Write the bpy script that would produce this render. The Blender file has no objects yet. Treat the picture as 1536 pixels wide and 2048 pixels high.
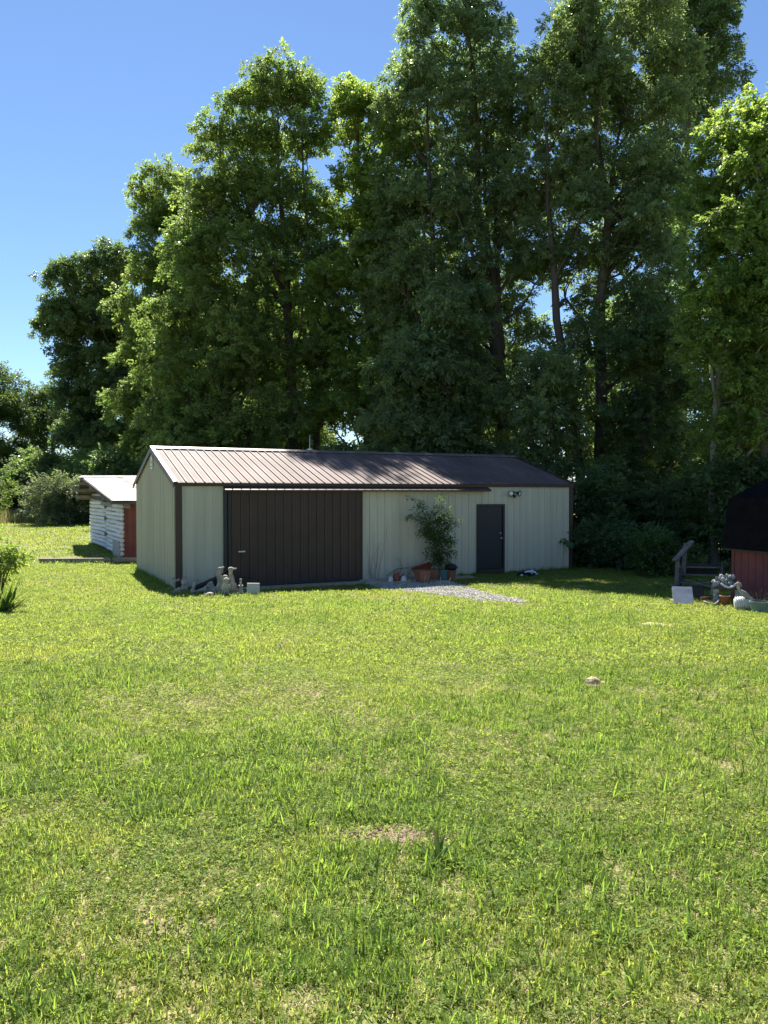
import bpy, math, random
import numpy as np
from mathutils import Vector, Matrix, Euler

R = math.radians
scene = bpy.context.scene
COL = scene.collection
rng = np.random.default_rng(7)
random.seed(7)

# ------------------------------------------------------------------ camera
CAM_Z = 2.43
PITCH = 1.458
FPX = 1570.0
cd = bpy.data.cameras.new("camera")
cd.sensor_fit = 'VERTICAL'
cd.sensor_height = 36.0
cd.lens = FPX / 2048 * 36.0
cd.clip_start = 0.1
cd.clip_end = 1500
cam = bpy.data.objects.new("camera", cd)
COL.objects.link(cam)
cam.location = (0, 0, CAM_Z)
cam.rotation_euler = (R(90 - PITCH), 0, 0)
scene.camera = cam

# ------------------------------------------------------------------ sky, sun, exposure
SUN_EL, SUN_AZ = 51.0, -15.0
w = bpy.data.worlds.new("World")
scene.world = w
w.use_nodes = True
nt = w.node_tree
sky = nt.nodes.new('ShaderNodeTexSky')
sky.sky_type = 'NISHITA'
sky.sun_disc = False
sky.sun_elevation = R(SUN_EL)
sky.sun_rotation = R(SUN_AZ)
sky.altitude = 600
sky.air_density = 1.0
sky.dust_density = 0.05
sky.ozone_density = 6.0
bg = nt.nodes['Background']
bg.inputs['Strength'].default_value = 0.054
nt.links.new(sky.outputs[0], bg.inputs['Color'])
sd = bpy.data.lights.new("sun", 'SUN')
sd.energy = 5.0
sd.angle = R(0.53)
sd.color = (1.0, 0.94, 0.84)
sun = bpy.data.objects.new("sun", sd)
COL.objects.link(sun)
sv = Vector((math.sin(R(SUN_AZ)) * math.cos(R(SUN_EL)), math.cos(R(SUN_AZ)) * math.cos(R(SUN_EL)), math.sin(R(SUN_EL))))
sun.rotation_euler = (-sv).to_track_quat('-Z', 'Y').to_euler()
sun.location = sv * 60
scene.view_settings.view_transform = 'Standard'
scene.view_settings.look = 'None'
scene.view_settings.exposure = 1.62
scene.view_settings.gamma = 1.0
scene.view_settings.use_curve_mapping = False
cy = scene.cycles
cy.max_bounces = 8
cy.diffuse_bounces = 5
cy.glossy_bounces = 2
cy.transmission_bounces = 4
cy.transparent_max_bounces = 4
cy.use_denoising = True
cy.denoiser = 'OPENIMAGEDENOISE'
cy.denoising_input_passes = 'RGB_ALBEDO_NORMAL'
cy.denoising_prefilter = 'ACCURATE'
cy.sample_clamp_indirect = 6.0


# ------------------------------------------------------------------ helpers: terrain and placing
def smooth(a, b, x):
    t = np.clip((np.asarray(x, float) - a) / (b - a), 0, 1)
    return t * t * (3 - 2 * t)


def vhash(ix, iy, seed):
    n = (ix.astype(np.int64) * 374761393 + iy.astype(np.int64) * 668265263 + seed * 1442695041) & 0x7fffffff
    n = ((n ^ (n >> 13)) * 1274126177) & 0x7fffffff
    n = (n ^ (n >> 16)) & 0xffff
    return n / 65535.0


def vnoise(x, y, seed=0):
    x = np.asarray(x, float); y = np.asarray(y, float)
    ix = np.floor(x); iy = np.floor(y)
    fx = x - ix; fy = y - iy
    fx = fx * fx * (3 - 2 * fx); fy = fy * fy * (3 - 2 * fy)
    a = vhash(ix, iy, seed); b = vhash(ix + 1, iy, seed); c = vhash(ix, iy + 1, seed); d = vhash(ix + 1, iy + 1, seed)
    return (a * (1 - fx) + b * fx) * (1 - fy) + (c * (1 - fx) + d * fx) * fy


def fbm(x, y, seed=0, o=3):
    s = 0; a = 0.5; t = 0
    for i in range(o):
        s = s + a * vnoise(np.asarray(x) * 2 ** i, np.asarray(y) * 2 ** i, seed + i * 17); t += a; a *= .5
    return s / t


def ground_z(x, y):
    x = np.asarray(x, float); y = np.asarray(y, float)
    z = 0.83 * np.clip(1 - y / 19.0, 0, 3)
    z = z + 0.016 * np.clip(y - 26, 0, 40)
    z = z + 0.05 * (fbm(x * .35, y * .35, 3) - .5) * smooth(1, 4, y) * (1 - 0.8 * smooth(17, 19, y))
    z = z + 0.04 * np.exp(-((y - 18.2) / .8) ** 2) * smooth(-6, -4, x) * (1 - smooth(1, 3, x))
    return z


def gz(x, y):
    return float(ground_z(np.array([x]), np.array([y]))[0])


def px_at(px, py, y):
    """the point that the photograph shows at (px, py), at distance y"""
    p = R(PITCH)
    a = (px - 768) / FPX; b = (1024 - py) / FPX
    dy = math.cos(p) + b * math.sin(p); dz = -math.sin(p) + b * math.cos(p)
    k = y / dy
    return a * k, y, dz * k + CAM_Z


# ------------------------------------------------------------------ helpers: materials
def _inp(node, names, val):
    for n in names:
        if n in node.inputs:
            node.inputs[n].default_value = val
            return


def mat(name, col, rough=.7, var=.15, scale=6.0, bump=0.0, bscale=None, metal=0.0, spec=.4, col2=None, mixscale=1.5, mixlo=.45, mixhi=.65, rnd=0.0, stretch=None):
    m = bpy.data.materials.new(name)
    m.use_nodes = True
    n = m.node_tree.nodes; l = m.node_tree.links
    b = n['Principled BSDF']
    b.inputs['Roughness'].default_value = rough
    b.inputs['Metallic'].default_value = metal
    _inp(b, ['Specular IOR Level', 'Specular'], spec)
    tc = n.new('ShaderNodeTexCoord')
    src = tc.outputs['Object']
    if stretch:
        mp = n.new('ShaderNodeMapping'); mp.inputs['Scale'].default_value = stretch
        l.new(src, mp.inputs['Vector']); src = mp.outputs[0]
    no = n.new('ShaderNodeTexNoise'); no.inputs['Scale'].default_value = scale; no.inputs['Detail'].default_value = 6
    l.new(src, no.inputs['Vector'])
    mr = n.new('ShaderNodeMapRange')
    mr.inputs[1].default_value = .25; mr.inputs[2].default_value = .75
    mr.inputs[3].default_value = 1 - var; mr.inputs[4].default_value = 1 + var
    l.new(no.outputs['Fac'], mr.inputs[0])
    val = mr.outputs[0]
    if rnd:
        oi = n.new('ShaderNodeObjectInfo')
        m2 = n.new('ShaderNodeMapRange'); m2.inputs[3].default_value = 1 - rnd; m2.inputs[4].default_value = 1 + rnd
        l.new(oi.outputs['Random'], m2.inputs[0])
        mu = n.new('ShaderNodeMath'); mu.operation = 'MULTIPLY'
        l.new(val, mu.inputs[0]); l.new(m2.outputs[0], mu.inputs[1]); val = mu.outputs[0]
    if col2 is not None:
        n2 = n.new('ShaderNodeTexNoise'); n2.inputs['Scale'].default_value = mixscale; n2.inputs['Detail'].default_value = 5
        l.new(src, n2.inputs['Vector'])
        r2 = n.new('ShaderNodeMapRange'); r2.inputs[1].default_value = mixlo; r2.inputs[2].default_value = mixhi
        l.new(n2.outputs['Fac'], r2.inputs[0])
        mx = n.new('ShaderNodeMix'); mx.data_type = 'RGBA'
        mx.inputs[6].default_value = (*col, 1); mx.inputs[7].default_value = (*col2, 1)
        l.new(r2.outputs[0], mx.inputs[0]); base = mx.outputs[2]
    else:
        rgb = n.new('ShaderNodeRGB'); rgb.outputs[0].default_value = (*col, 1); base = rgb.outputs[0]
    vm = n.new('ShaderNodeVectorMath'); vm.operation = 'SCALE'
    l.new(base, vm.inputs[0]); l.new(val, vm.inputs['Scale'])
    l.new(vm.outputs[0], b.inputs['Base Color'])
    if bump:
        nb = n.new('ShaderNodeTexNoise'); nb.inputs['Scale'].default_value = bscale or scale * 4; nb.inputs['Detail'].default_value = 5
        l.new(src, nb.inputs['Vector'])
        bn = n.new('ShaderNodeBump'); bn.inputs['Strength'].default_value = bump; bn.inputs['Distance'].default_value = .02
        l.new(nb.outputs['Fac'], bn.inputs['Height']); l.new(bn.outputs[0], b.inputs['Normal'])
    return m


def leaf_mat(name, col, tcol, trans=.45, rough=.45, spec=.35, var=.35, patch=None, pscale=.5, huevar=.0):
    """thin leaf: reflects on the sunny side, lets yellow green light through to the other"""
    m = bpy.data.materials.new(name)
    m.use_nodes = True
    n = m.node_tree.nodes; l = m.node_tree.links
    b = n['Principled BSDF']; out = n['Material Output']
    b.inputs['Roughness'].default_value = rough
    _inp(b, ['Specular IOR Level', 'Specular'], spec)
    oi = n.new('ShaderNodeObjectInfo')
    mr = n.new('ShaderNodeMapRange'); mr.inputs[3].default_value = 1 - var; mr.inputs[4].default_value = 1 + var
    l.new(oi.outputs['Random'], mr.inputs[0])
    at = n.new('ShaderNodeAttribute'); at.attribute_name = 'tint'
    m2 = n.new('ShaderNodeMapRange'); m2.inputs[3].default_value = .7; m2.inputs[4].default_value = 1.3
    l.new(at.outputs['Fac'], m2.inputs[0])
    mu = n.new('ShaderNodeMath'); mu.operation = 'MULTIPLY'
    l.new(mr.outputs[0], mu.inputs[0]); l.new(m2.outputs[0], mu.inputs[1])
    geo = n.new('ShaderNodeNewGeometry')

    def colour(c, c2):
        if c2 is None:
            rgb = n.new('ShaderNodeRGB'); rgb.outputs[0].default_value = (*c, 1); o = rgb.outputs[0]
        else:
            no = n.new('ShaderNodeTexNoise'); no.inputs['Scale'].default_value = pscale; no.inputs['Detail'].default_value = 4
            l.new(geo.outputs['Position'], no.inputs['Vector'])
            r2 = n.new('ShaderNodeMapRange'); r2.inputs[1].default_value = .38; r2.inputs[2].default_value = .62
            l.new(no.outputs['Fac'], r2.inputs[0])
            mx = n.new('ShaderNodeMix'); mx.data_type = 'RGBA'
            mx.inputs[6].default_value = (*c, 1); mx.inputs[7].default_value = (*c2, 1)
            l.new(r2.outputs[0], mx.inputs[0]); o = mx.outputs[2]
        vm = n.new('ShaderNodeVectorMath'); vm.operation = 'SCALE'
        l.new(o, vm.inputs[0]); l.new(mu.outputs[0], vm.inputs['Scale'])
        return vm.outputs[0]
    l.new(colour(col, patch[0] if patch else None), b.inputs['Base Color'])
    tr = n.new('ShaderNodeBsdfTranslucent')
    l.new(colour(tcol, patch[1] if patch else None), tr.inputs['Color'])
    ms = n.new('ShaderNodeMixShader'); ms.inputs[0].default_value = trans
    l.new(b.outputs[0], ms.inputs[1]); l.new(tr.outputs[0], ms.inputs[2])
    l.new(ms.outputs[0], out.inputs['Surface'])
    return m


# ------------------------------------------------------------------ helpers: meshes
def frame_of(d):
    d = Vector(d).normalized()
    up = Vector((0, 0, 1)) if abs(d.z) < .95 else Vector((1, 0, 0))
    a = d.cross(up).normalized(); b = a.cross(d).normalized()
    return a, b


class MB:
    def __init__(s):
        s.v = []; s.f = []

    def add(s, vs, fs):
        o = len(s.v)
        s.v += [tuple(x) for x in vs]
        s.f += [tuple(i + o for i in f) for f in fs]
        return s

    def box(s, c, d, rot=None, taper=1.0):
        x, y, z = d[0] / 2, d[1] / 2, d[2] / 2
        vs = [Vector((sx * x * (taper if sz > 0 else 1), sy * y * (taper if sz > 0 else 1), sz * z)) for sz in (-1, 1) for sy in (-1, 1) for sx in (-1, 1)]
        if rot is not None:
            M = Euler(rot).to_matrix() if not isinstance(rot, Matrix) else rot
            vs = [M @ q for q in vs]
        c = Vector(c)
        return s.add([q + c for q in vs], [(0, 2, 3, 1), (4, 5, 7, 6), (0, 1, 5, 4), (2, 6, 7, 3), (0, 4, 6, 2), (1, 3, 7, 5)])

    def bar(s, a, b, wd, th, up=(0, 0, 1)):
        """a board from a to b, wd wide (across up), th thick (along up)"""
        a = Vector(a); b = Vector(b); d = (b - a).normalized(); u = Vector(up)
        sx = d.cross(u)
        if sx.length < 1e-4: sx = d.cross(Vector((1, 0, 0)))
        sx.normalize(); u = sx.cross(d).normalized()
        vs = []
        for p in (a, b):
            for i, j in ((-1, -1), (1, -1), (1, 1), (-1, 1)):
                vs.append(p + sx * (i * wd / 2) + u * (j * th / 2))
        return s.add(vs, [(0, 1, 2, 3), (7, 6, 5, 4), (0, 4, 5, 1), (1, 5, 6, 2), (2, 6, 7, 3), (3, 7, 4, 0)])

    def tube(s, pts, rad, n=6, caps=True, jit=0.0):
        pts = [Vector(p) for p in pts]
        if not hasattr(rad, '__len__'): rad = [rad] * len(pts)
        vs = []; fs = []
        d0 = (pts[-1] - pts[0]); a, b = frame_of(d0)
        for i, p in enumerate(pts):
            d = pts[min(i + 1, len(pts) - 1)] - pts[max(i - 1, 0)]
            d.normalize()
            aa = (a - d * a.dot(d)).normalized(); bb = d.cross(aa)
            for k in range(n):
                t = 2 * math.pi * k / n
                r = rad[i] * (1 + (random.uniform(-jit, jit) if jit else 0))
                vs.append(p + aa * (r * math.cos(t)) + bb * (r * math.sin(t)))
        for i in range(len(pts) - 1):
            for k in range(n):
                k2 = (k + 1) % n
                fs.append((i * n + k, i * n + k2, (i + 1) * n + k2, (i + 1) * n + k))
        if caps:
            fs.append(tuple(range(n))[::-1]); fs.append(tuple((len(pts) - 1) * n + k for k in range(n)))
        return s.add(vs, fs)

    def lathe(s, prof, n=16, c=(0, 0, 0), M=None, ribs=0, ribd=0.0, sides=None):
        vs = []; fs = []
        c = Vector(c)
        for r, z in prof:
            for k in range(n):
                t = 2 * math.pi * k / n
                rr = r * (1 + ribd * math.cos(ribs * t)) if ribs else r
                q = Vector((rr * math.cos(t), rr * math.sin(t), z))
                if M is not None: q = M @ q
                vs.append(q + c)
        m = len(prof)
        for i in range(m - 1):
            for k in range(n):
                k2 = (k + 1) % n
                fs.append((i * n + k, i * n + k2, (i + 1) * n + k2, (i + 1) * n + k))
        if prof[0][0] > 1e-4: fs.append(tuple(range(n))[::-1])
        if prof[-1][0] > 1e-4: fs.append(tuple((m - 1) * n + k for k in range(n)))
        return s.add(vs, fs)

    def prism(s, poly, a, b):
        """poly: points (Vectors) extruded by the vector b - a"""
        d = Vector(b) - Vector(a); n = len(poly)
        vs = [Vector(p) for p in poly] + [Vector(p) + d for p in poly]
        fs = [tuple(range(n))[::-1], tuple(range(n, 2 * n))] + [(i, (i + 1) % n, (i + 1) % n + n, i + n) for i in range(n)]
        return s.add(vs, fs)

    def ell(s, c, r, M=None, seg=10, rings=7, jit=0.0):
        vs = []; fs = []
        c = Vector(c)
        if not hasattr(r, '__len__'): r = (r, r, r)
        for i in range(rings + 1):
            ph = math.pi * i / rings
            for k in range(seg):
                t = 2 * math.pi * k / seg
                j = 1 + (random.uniform(-jit, jit) if jit else 0)
                q = Vector((r[0] * math.sin(ph) * math.cos(t) * j, r[1] * math.sin(ph) * math.sin(t) * j, r[2] * math.cos(ph) * j))
                if M is not None: q = M @ q
                vs.append(q + c)
        for i in range(rings):
            for k in range(seg):
                k2 = (k + 1) % seg
                fs.append((i * seg + k, (i + 1) * seg + k, (i + 1) * seg + k2, i * seg + k2))
        return s.add(vs, fs)

    def mesh(s, name, m, sm=False):
        me = bpy.data.meshes.new(name)
        me.from_pydata(s.v, [], s.f)
        me.materials.append(m)
        if sm: me.polygons.foreach_set('use_smooth', [True] * len(me.polygons))
        me.update()
        return me

    def build(s, name, m, parent=None, sm=False, loc=None, rot=None, remesh=0):
        return link(name, s.mesh(name, m, sm), parent, loc, rot, remesh)


def link(name, me, parent=None, loc=None, rot=None, remesh=0):
    o = bpy.data.objects.new(name, me)
    COL.objects.link(o)
    if parent is not None: o.parent = parent
    if loc is not None: o.location = loc
    if rot is not None: o.rotation_euler = rot
    if remesh:
        md = o.modifiers.new('remesh', 'REMESH'); md.mode = 'VOXEL'; md.voxel_size = remesh; md.use_smooth_shade = True
    return o


def tag(o, label=None, cat=None, group=None, kind=None):
    if label: o['label'] = label
    if cat: o['category'] = cat
    if group: o['group'] = group
    if kind: o['kind'] = kind
    return o


def thing(name, label, cat, loc, rotz=0, group=None):
    o = bpy.data.objects.new(name, None)
    o.empty_display_size = .2
    COL.objects.link(o)
    o.location = loc; o.rotation_euler = (0, 0, rotz)
    return tag(o, label, cat, group)


# ---- scattering: points with attributes, instanced by geometry nodes
def source_collection(name, meshes):
    c = bpy.data.collections.new(name)
    for i, me in enumerate(meshes):
        c.objects.link(bpy.data.objects.new("%s_%02d" % (name, i), me))
    return c


def scatter_group(coll):
    ng = bpy.data.node_groups.new("scatter_" + coll.name, 'GeometryNodeTree')
    ng.interface.new_socket('Geometry', in_out='INPUT', socket_type='NodeSocketGeometry')
    ng.interface.new_socket('Geometry', in_out='OUTPUT', socket_type='NodeSocketGeometry')
    n = ng.nodes; l = ng.links
    gi = n.new('NodeGroupInput'); go = n.new('NodeGroupOutput')
    ci = n.new('GeometryNodeCollectionInfo')
    ci.inputs['Collection'].default_value = coll
    ci.inputs['Separate Children'].default_value = True
    ci.inputs['Reset Children'].default_value = True

    def attr(nm, t):
        a = n.new('GeometryNodeInputNamedAttribute'); a.data_type = t; a.inputs['Name'].default_value = nm
        return a.outputs['Attribute']
    ip = n.new('GeometryNodeInstanceOnPoints')
    ip.inputs['Pick Instance'].default_value = True
    l.new(gi.outputs[0], ip.inputs['Points'])
    l.new(ci.outputs[0], ip.inputs['Instance'])
    l.new(attr('idx', 'INT'), ip.inputs['Instance Index'])
    l.new(attr('rot', 'FLOAT_VECTOR'), ip.inputs['Rotation'])
    l.new(attr('scl', 'FLOAT'), ip.inputs['Scale'])
    l.new(ip.outputs[0], go.inputs[0])
    return ng


def scatter(name, ng, pos, rot, scl, idx, m, parent=None, loc=(0, 0, 0)):
    pos = np.asarray(pos, np.float32) - np.asarray(loc, np.float32)
    k = len(pos)
    me = bpy.data.meshes.new(name)
    me.vertices.add(k)
    me.vertices.foreach_set('co', pos.ravel())
    for nm, t, d in (('rot', 'FLOAT_VECTOR', rot), ('scl', 'FLOAT', scl), ('idx', 'INT', idx)):
        a = me.attributes.new(nm, t, 'POINT')
        d = np.asarray(d, np.int32 if t == 'INT' else np.float32).ravel()
        a.data.foreach_set('vector' if t == 'FLOAT_VECTOR' else 'value', d)
    me.materials.append(m)
    me.update()
    o = link(name, me, parent, None if parent else loc)
    md = o.modifiers.new('scatter', 'NODES'); md.node_group = ng
    o['kind'] = 'stuff'
    return o


def raw_mesh(name, v, f, m, tint=None, sm=False):
    me = bpy.data.meshes.new(name)
    me.from_pydata([tuple(x) for x in v], [], f)
    me.materials.append(m)
    if tint is not None:
        a = me.attributes.new('tint', 'FLOAT', 'FACE')
        a.data.foreach_set('value', np.asarray(tint, np.float32))
    if sm: me.polygons.foreach_set('use_smooth', [True] * len(me.polygons))
    me.update()
    return me


# ------------------------------------------------------------------ materials
M = {}
M['wall'] = mat('pale_metal_siding', (.53, .50, .395), .5, .07, 2.0, spec=.4, col2=(.46, .43, .34), mixscale=1.0, stretch=(3, 3, .25))
M['brown'] = mat('dark_brown_metal', (.062, .037, .028), .5, .12, 3.0, spec=.35)
M['roof'] = mat('brown_metal_roof', (.125, .092, .084), .70, .18, 2.5, spec=.22, col2=(.165, .12, .112), mixscale=.9, stretch=(1, .25, 1))
M['ridge'] = mat('weathered_ridge_metal', (.16, .12, .11), .36, .15, 3.0, spec=.6)
M['navy'] = mat('dark_blue_black_door', (.022, .022, .026), .45, .1, 4, spec=.4)
M['white_plastic'] = mat('white_plastic', (.7, .7, .68), .4, .04, 5)
M['black'] = mat('black_plastic', (.015, .015, .016), .45, .1, 6)
M['steel'] = mat('galvanised_steel', (.42, .44, .46), .38, .2, 4, metal=.8, col2=(.3, .31, .33), mixscale=3)
M['tin'] = mat('old_tin_sheet', (.36, .37, .385), .6, .15, 3, metal=.15, spec=.3, col2=(.23, .20, .18), mixscale=1.2, mixlo=.52, mixhi=.75, rnd=.10, stretch=(2.5, .5, 1))
M['rust'] = mat('rusty_tin', (.26, .15, .115), .75, .3, 7, col2=(.40, .32, .29), mixscale=4)
M['whitelog'] = mat('whitewashed_log', (.66, .68, .70), .8, .12, 3, bump=.5, bscale=18, col2=(.45, .44, .40), mixscale=3.5, mixlo=.58, mixhi=.72, rnd=.10, stretch=(1, 1, 1))
M['oldwood'] = mat('grey_weathered_wood', (.21, .19, .165), .85, .3, 5, bump=.5, bscale=30, rnd=.15, stretch=(1, 1, 3))
M['darkwood'] = mat('dark_weathered_wood', (.075, .065, .055), .85, .3, 5, bump=.4, rnd=.2)
M['chink'] = mat('mud_chinking', (.13, .125, .11), .9, .2, 6, bump=.4)
M['reddoor'] = mat('faded_red_board', (.20, .060, .045), .8, .2, 4, bump=.2, col2=(.15, .052, .045), mixscale=2)
M['redwall'] = mat('faded_barn_red', (.20, .058, .055), .8, .15, 3, bump=.2, col2=(.12, .045, .045), mixscale=1.2)
M['shingle'] = mat('brown_asphalt_shingle', (.009, .008, .009), .95, .3, 30, bump=.5, bscale=90, rnd=.2, spec=.05)
M['stone'] = mat('pale_cast_stone', (.42, .37, .29), .9, .3, 9, bump=.9, bscale=45, col2=(.24, .22, .18), mixscale=6)
M['stone_dark'] = mat('mossy_cast_stone', (.40, .37, .30), .9, .3, 9, bump=.5, bscale=45, col2=(.24, .225, .19), mixscale=6)
M['block'] = mat('white_stone_block', (.52, .52, .46), .85, .12, 6, bump=.25, bscale=30, col2=(.40, .41, .37), mixscale=4)
M['slab'] = mat('grey_concrete', (.33, .32, .30), .9, .2, 6, bump=.3)
M['terracotta'] = mat('terracotta', (.27, .115, .07), .75, .18, 7, bump=.2, col2=(.20, .10, .075), mixscale=4)
M['redplastic'] = mat('faded_red_plastic', (.27, .07, .04), .5, .15, 6)
M['teal'] = mat('faded_teal_plastic', (.06, .15, .15), .5, .15, 6)
M['greenpot'] = mat('grey_green_plastic', (.17, .23, .20), .55, .15, 5)
M['greystone'] = mat('mottled_grey_stone', (.34, .36, .38), .9, .4, 18, bump=.6, bscale=40, col2=(.14, .15, .17), mixscale=12)
M['whiteceramic'] = mat('white_glazed_ceramic', (.62, .63, .63), .3, .05, 6)
M['ribbed'] = mat('ribbed_grey_white_plastic', (.55, .55, .53), .5, .1, 6, col2=(.35, .35, .34), mixscale=4)
M['cloth_black'] = mat('black_cloth', (.012, .012, .014), .95, .3, 10, spec=.1)
M['cloth_white'] = mat('white_blue_cloth', (.60, .66, .74), .95, .15, 10, spec=.1)
M['soil'] = mat('dry_brown_soil', (.46, .36, .235), .95, .2, 14, bump=.5, bscale=40, col2=(.30, .225, .145), mixscale=6)
M['gravel'] = mat('pale_gravel', (.40, .38, .35), .9, .35, 8, rnd=.4)
M['bark'] = mat('grey_brown_bark', (.085, .072, .058), .95, .35, 3, bump=.9, bscale=10, stretch=(1, 1, .25))
M['bark_pale'] = mat('pale_grey_bark', (.22, .20, .17), .95, .35, 3, bump=.7, bscale=10, stretch=(1, 1, .4))
M['twig'] = mat('dry_twig', (.16, .11, .08), .9, .2, 9)
M['glass'] = mat('clear_lamp_glass', (.75, .76, .74), .15, .03, 5, spec=.7)
M['yellow'] = mat('yellow_plastic', (.6, .5, .05), .5, .05, 5)
M['dash'] = mat('dark_print', (.10, .13, .13), .7, .1, 6)

LEAF = dict(
    oak=leaf_mat('oak_leaf', (.115, .172, .058), (.27, .40, .085), .48, .45, .4, patch=((.128, .178, .056), (.33, .44, .085)), pscale=.22),
    hickory=leaf_mat('hickory_leaf', (.125, .178, .082), (.27, .40, .12), .48, .38, .55, patch=((.138, .185, .08), (.32, .43, .115)), pscale=.2),
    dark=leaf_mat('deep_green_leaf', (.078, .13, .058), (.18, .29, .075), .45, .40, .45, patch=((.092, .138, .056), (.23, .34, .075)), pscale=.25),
    maple=leaf_mat('light_green_leaf', (.125, .19, .05), (.36, .52, .085), .5, .42, .45, patch=((.13, .19, .047), (.40, .52, .08)), pscale=.25),
    shrub=leaf_mat('shrub_leaf', (.065, .11, .03), (.18, .27, .04), .42, .42, .4, patch=((.05, .09, .025), (.13, .22, .03)), pscale=.6),
    silver=leaf_mat('silvery_leaf', (.17, .21, .12), (.22, .28, .10), .4, .5, .3),
    iris=leaf_mat('sword_leaf', (.11, .19, .05), (.28, .42, .06), .35, .4, .4),
)
GRASS = leaf_mat('lawn_blade', (.120, .180, .038), (.35, .48, .068), .48, .6, .3, var=.25,
                 patch=((.155, .198, .045), (.44, .51, .085)), pscale=.35)
COARSE = leaf_mat('coarse_blade', (.085, .145, .030), (.27, .41, .052), .45, .75, .15, var=.25)
CLOVER = leaf_mat('clover_leaf', (.12, .19, .035), (.36, .47, .07), .45, .65, .2, var=.25,
                  patch=((.14, .195, .035), (.40, .49, .065)), pscale=.5)
STRAW = leaf_mat('dead_straw', (.42, .35, .20), (.35, .29, .15), .3, .7, .2, var=.3)
SEED = leaf_mat('seed_head_grass', (.20, .19, .085), (.26, .25, .09), .4, .7, .2, var=.3)


# ------------------------------------------------------------------ ground
def ground_material():
    m = bpy.data.materials.new('lawn_soil_and_thatch')
    m.use_nodes = True
    n = m.node_tree.nodes; l = m.node_tree.links
    b = n['Principled BSDF']; b.inputs['Roughness'].default_value = .95
    _inp(b, ['Specular IOR Level', 'Specular'], .1)
    g = n.new('ShaderNodeNewGeometry')

    def noise(s, d=5):
        t = n.new('ShaderNodeTexNoise'); t.inputs['Scale'].default_value = s; t.inputs['Detail'].default_value = d
        l.new(g.outputs['Position'], t.inputs['Vector']); return t.outputs['Fac']

    def ramp(f, a, c):
        r = n.new('ShaderNodeMapRange'); r.inputs[1].default_value = a; r.inputs[2].default_value = c
        l.new(f, r.inputs[0]); return r.outputs[0]

    def mix(f, a, c):
        x = n.new('ShaderNodeMix'); x.data_type = 'RGBA'
        for s, q in ((6, a), (7, c)):
            if isinstance(q, tuple): x.inputs[s].default_value = (*q, 1)
            else: l.new(q, x.inputs[s])
        l.new(f, x.inputs[0]); return x.outputs[2]
    thatch = mix(ramp(noise(28), .4, .62), (.14, .125, .06), (.30, .245, .145))
    green = mix(ramp(noise(60), .35, .65), (.075, .115, .022), (.16, .20, .04))
    c = mix(ramp(noise(.9), .35, .65), green, thatch)
    l.new(c, b.inputs['Base Color'])
    bn = n.new('ShaderNodeBump'); bn.inputs['Strength'].default_value = .8; bn.inputs['Distance'].default_value = .03
    l.new(noise(45, 6), bn.inputs['Height']); l.new(bn.outputs[0], b.inputs['Normal'])
    return m


def grid_axis(parts):
    a = []
    for lo, hi, st in parts:
        a += list(np.arange(lo, hi, st))
    return np.array(a + [parts[-1][1]])


gx = grid_axis([(-600, -60, 45), (-60, -14, 2), (-14, 14, .25), (14, 60, 2), (60, 600, 45)])
gy = grid_axis([(-60, -2, 6), (-2, 26, .25), (26, 70, 1.5), (70, 900, 50)])
X, Y = np.meshgrid(gx, gy)
Z = ground_z(X, Y)
nx, ny = len(gx), len(gy)
ii = (np.arange(ny - 1)[:, None] * nx + np.arange(nx - 1)[None, :]).ravel()
gf = np.stack([ii, ii + 1, ii + nx + 1, ii + nx], 1)
me = bpy.data.meshes.new('ground')
me.from_pydata(np.stack([X.ravel(), Y.ravel(), Z.ravel()], 1).tolist(), [], gf.tolist())
me.materials.append(ground_material())
me.polygons.foreach_set('use_smooth', [True] * len(me.polygons))
ground = link('ground', me)
tag(ground, kind='structure')

# ------------------------------------------------------------------ the metal building
TH = R(26.0)
BO = Vector((-5.111, 19.325, 0.0))
L, D, H, RISE = 12.25, 6.39, 2.66, .98
P9 = .2286
bld = thing('metal_building', 'long beige ribbed metal shed with brown roof and dark sliding door', 'building', BO, TH)


def rib_profile(a, b, rib=.028, minor=.006):
    on = lambda s: rib if abs(s / P9 - round(s / P9)) * P9 < .013 else 0.0
    pts = {round(a, 4): on(a), round(b, 4): on(b)}
    k0 = math.floor(a / P9) - 1
    for k in range(k0, int(b / P9) + 3):
        c = k * P9
        for ds, h in ((-.022, 0), (-.013, rib), (.013, rib), (.022, 0), (P9 * .36, 0), (P9 * .40, minor), (P9 * .44, 0), (P9 * .58, 0), (P9 * .62, minor), (P9 * .66, 0)):
            s = c + ds
            if a < s < b: pts[round(s, 4)] = h
    return sorted(pts.items())


def ribbed(org, ex, ey, en, a, b, lo, hi, **k):
    org, ex, ey, en = Vector(org), Vector(ex), Vector(ey), Vector(en)
    mb = MB(); vs = []
    pr = rib_profile(a, b, **k)
    for s, h in pr:
        for t in (lo(s), hi(s)):
            vs.append(org + ex * s + ey * t + en * h)
    fs = [(2 * i, 2 * i + 2, 2 * i + 3, 2 * i + 1) for i in range(len(pr) - 1)]
    return mb.add(vs, fs)


def panels(name, m, parent, org, ex, ey, en, a, b, lo, hi, width=P9 * 4, breaks=(), **k):
    s = a
    while s < b - 1e-3:
        e = min(b, (math.floor(s / width + 1e-4) + 1) * width)
        for q in breaks:                      # a break keeps a fold of the outline on a panel edge
            if s + 1e-3 < q < e: e = q
        ribbed(org, ex, ey, en, s, e, lo, hi, **k).build(name, m, parent)
        s = e


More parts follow.
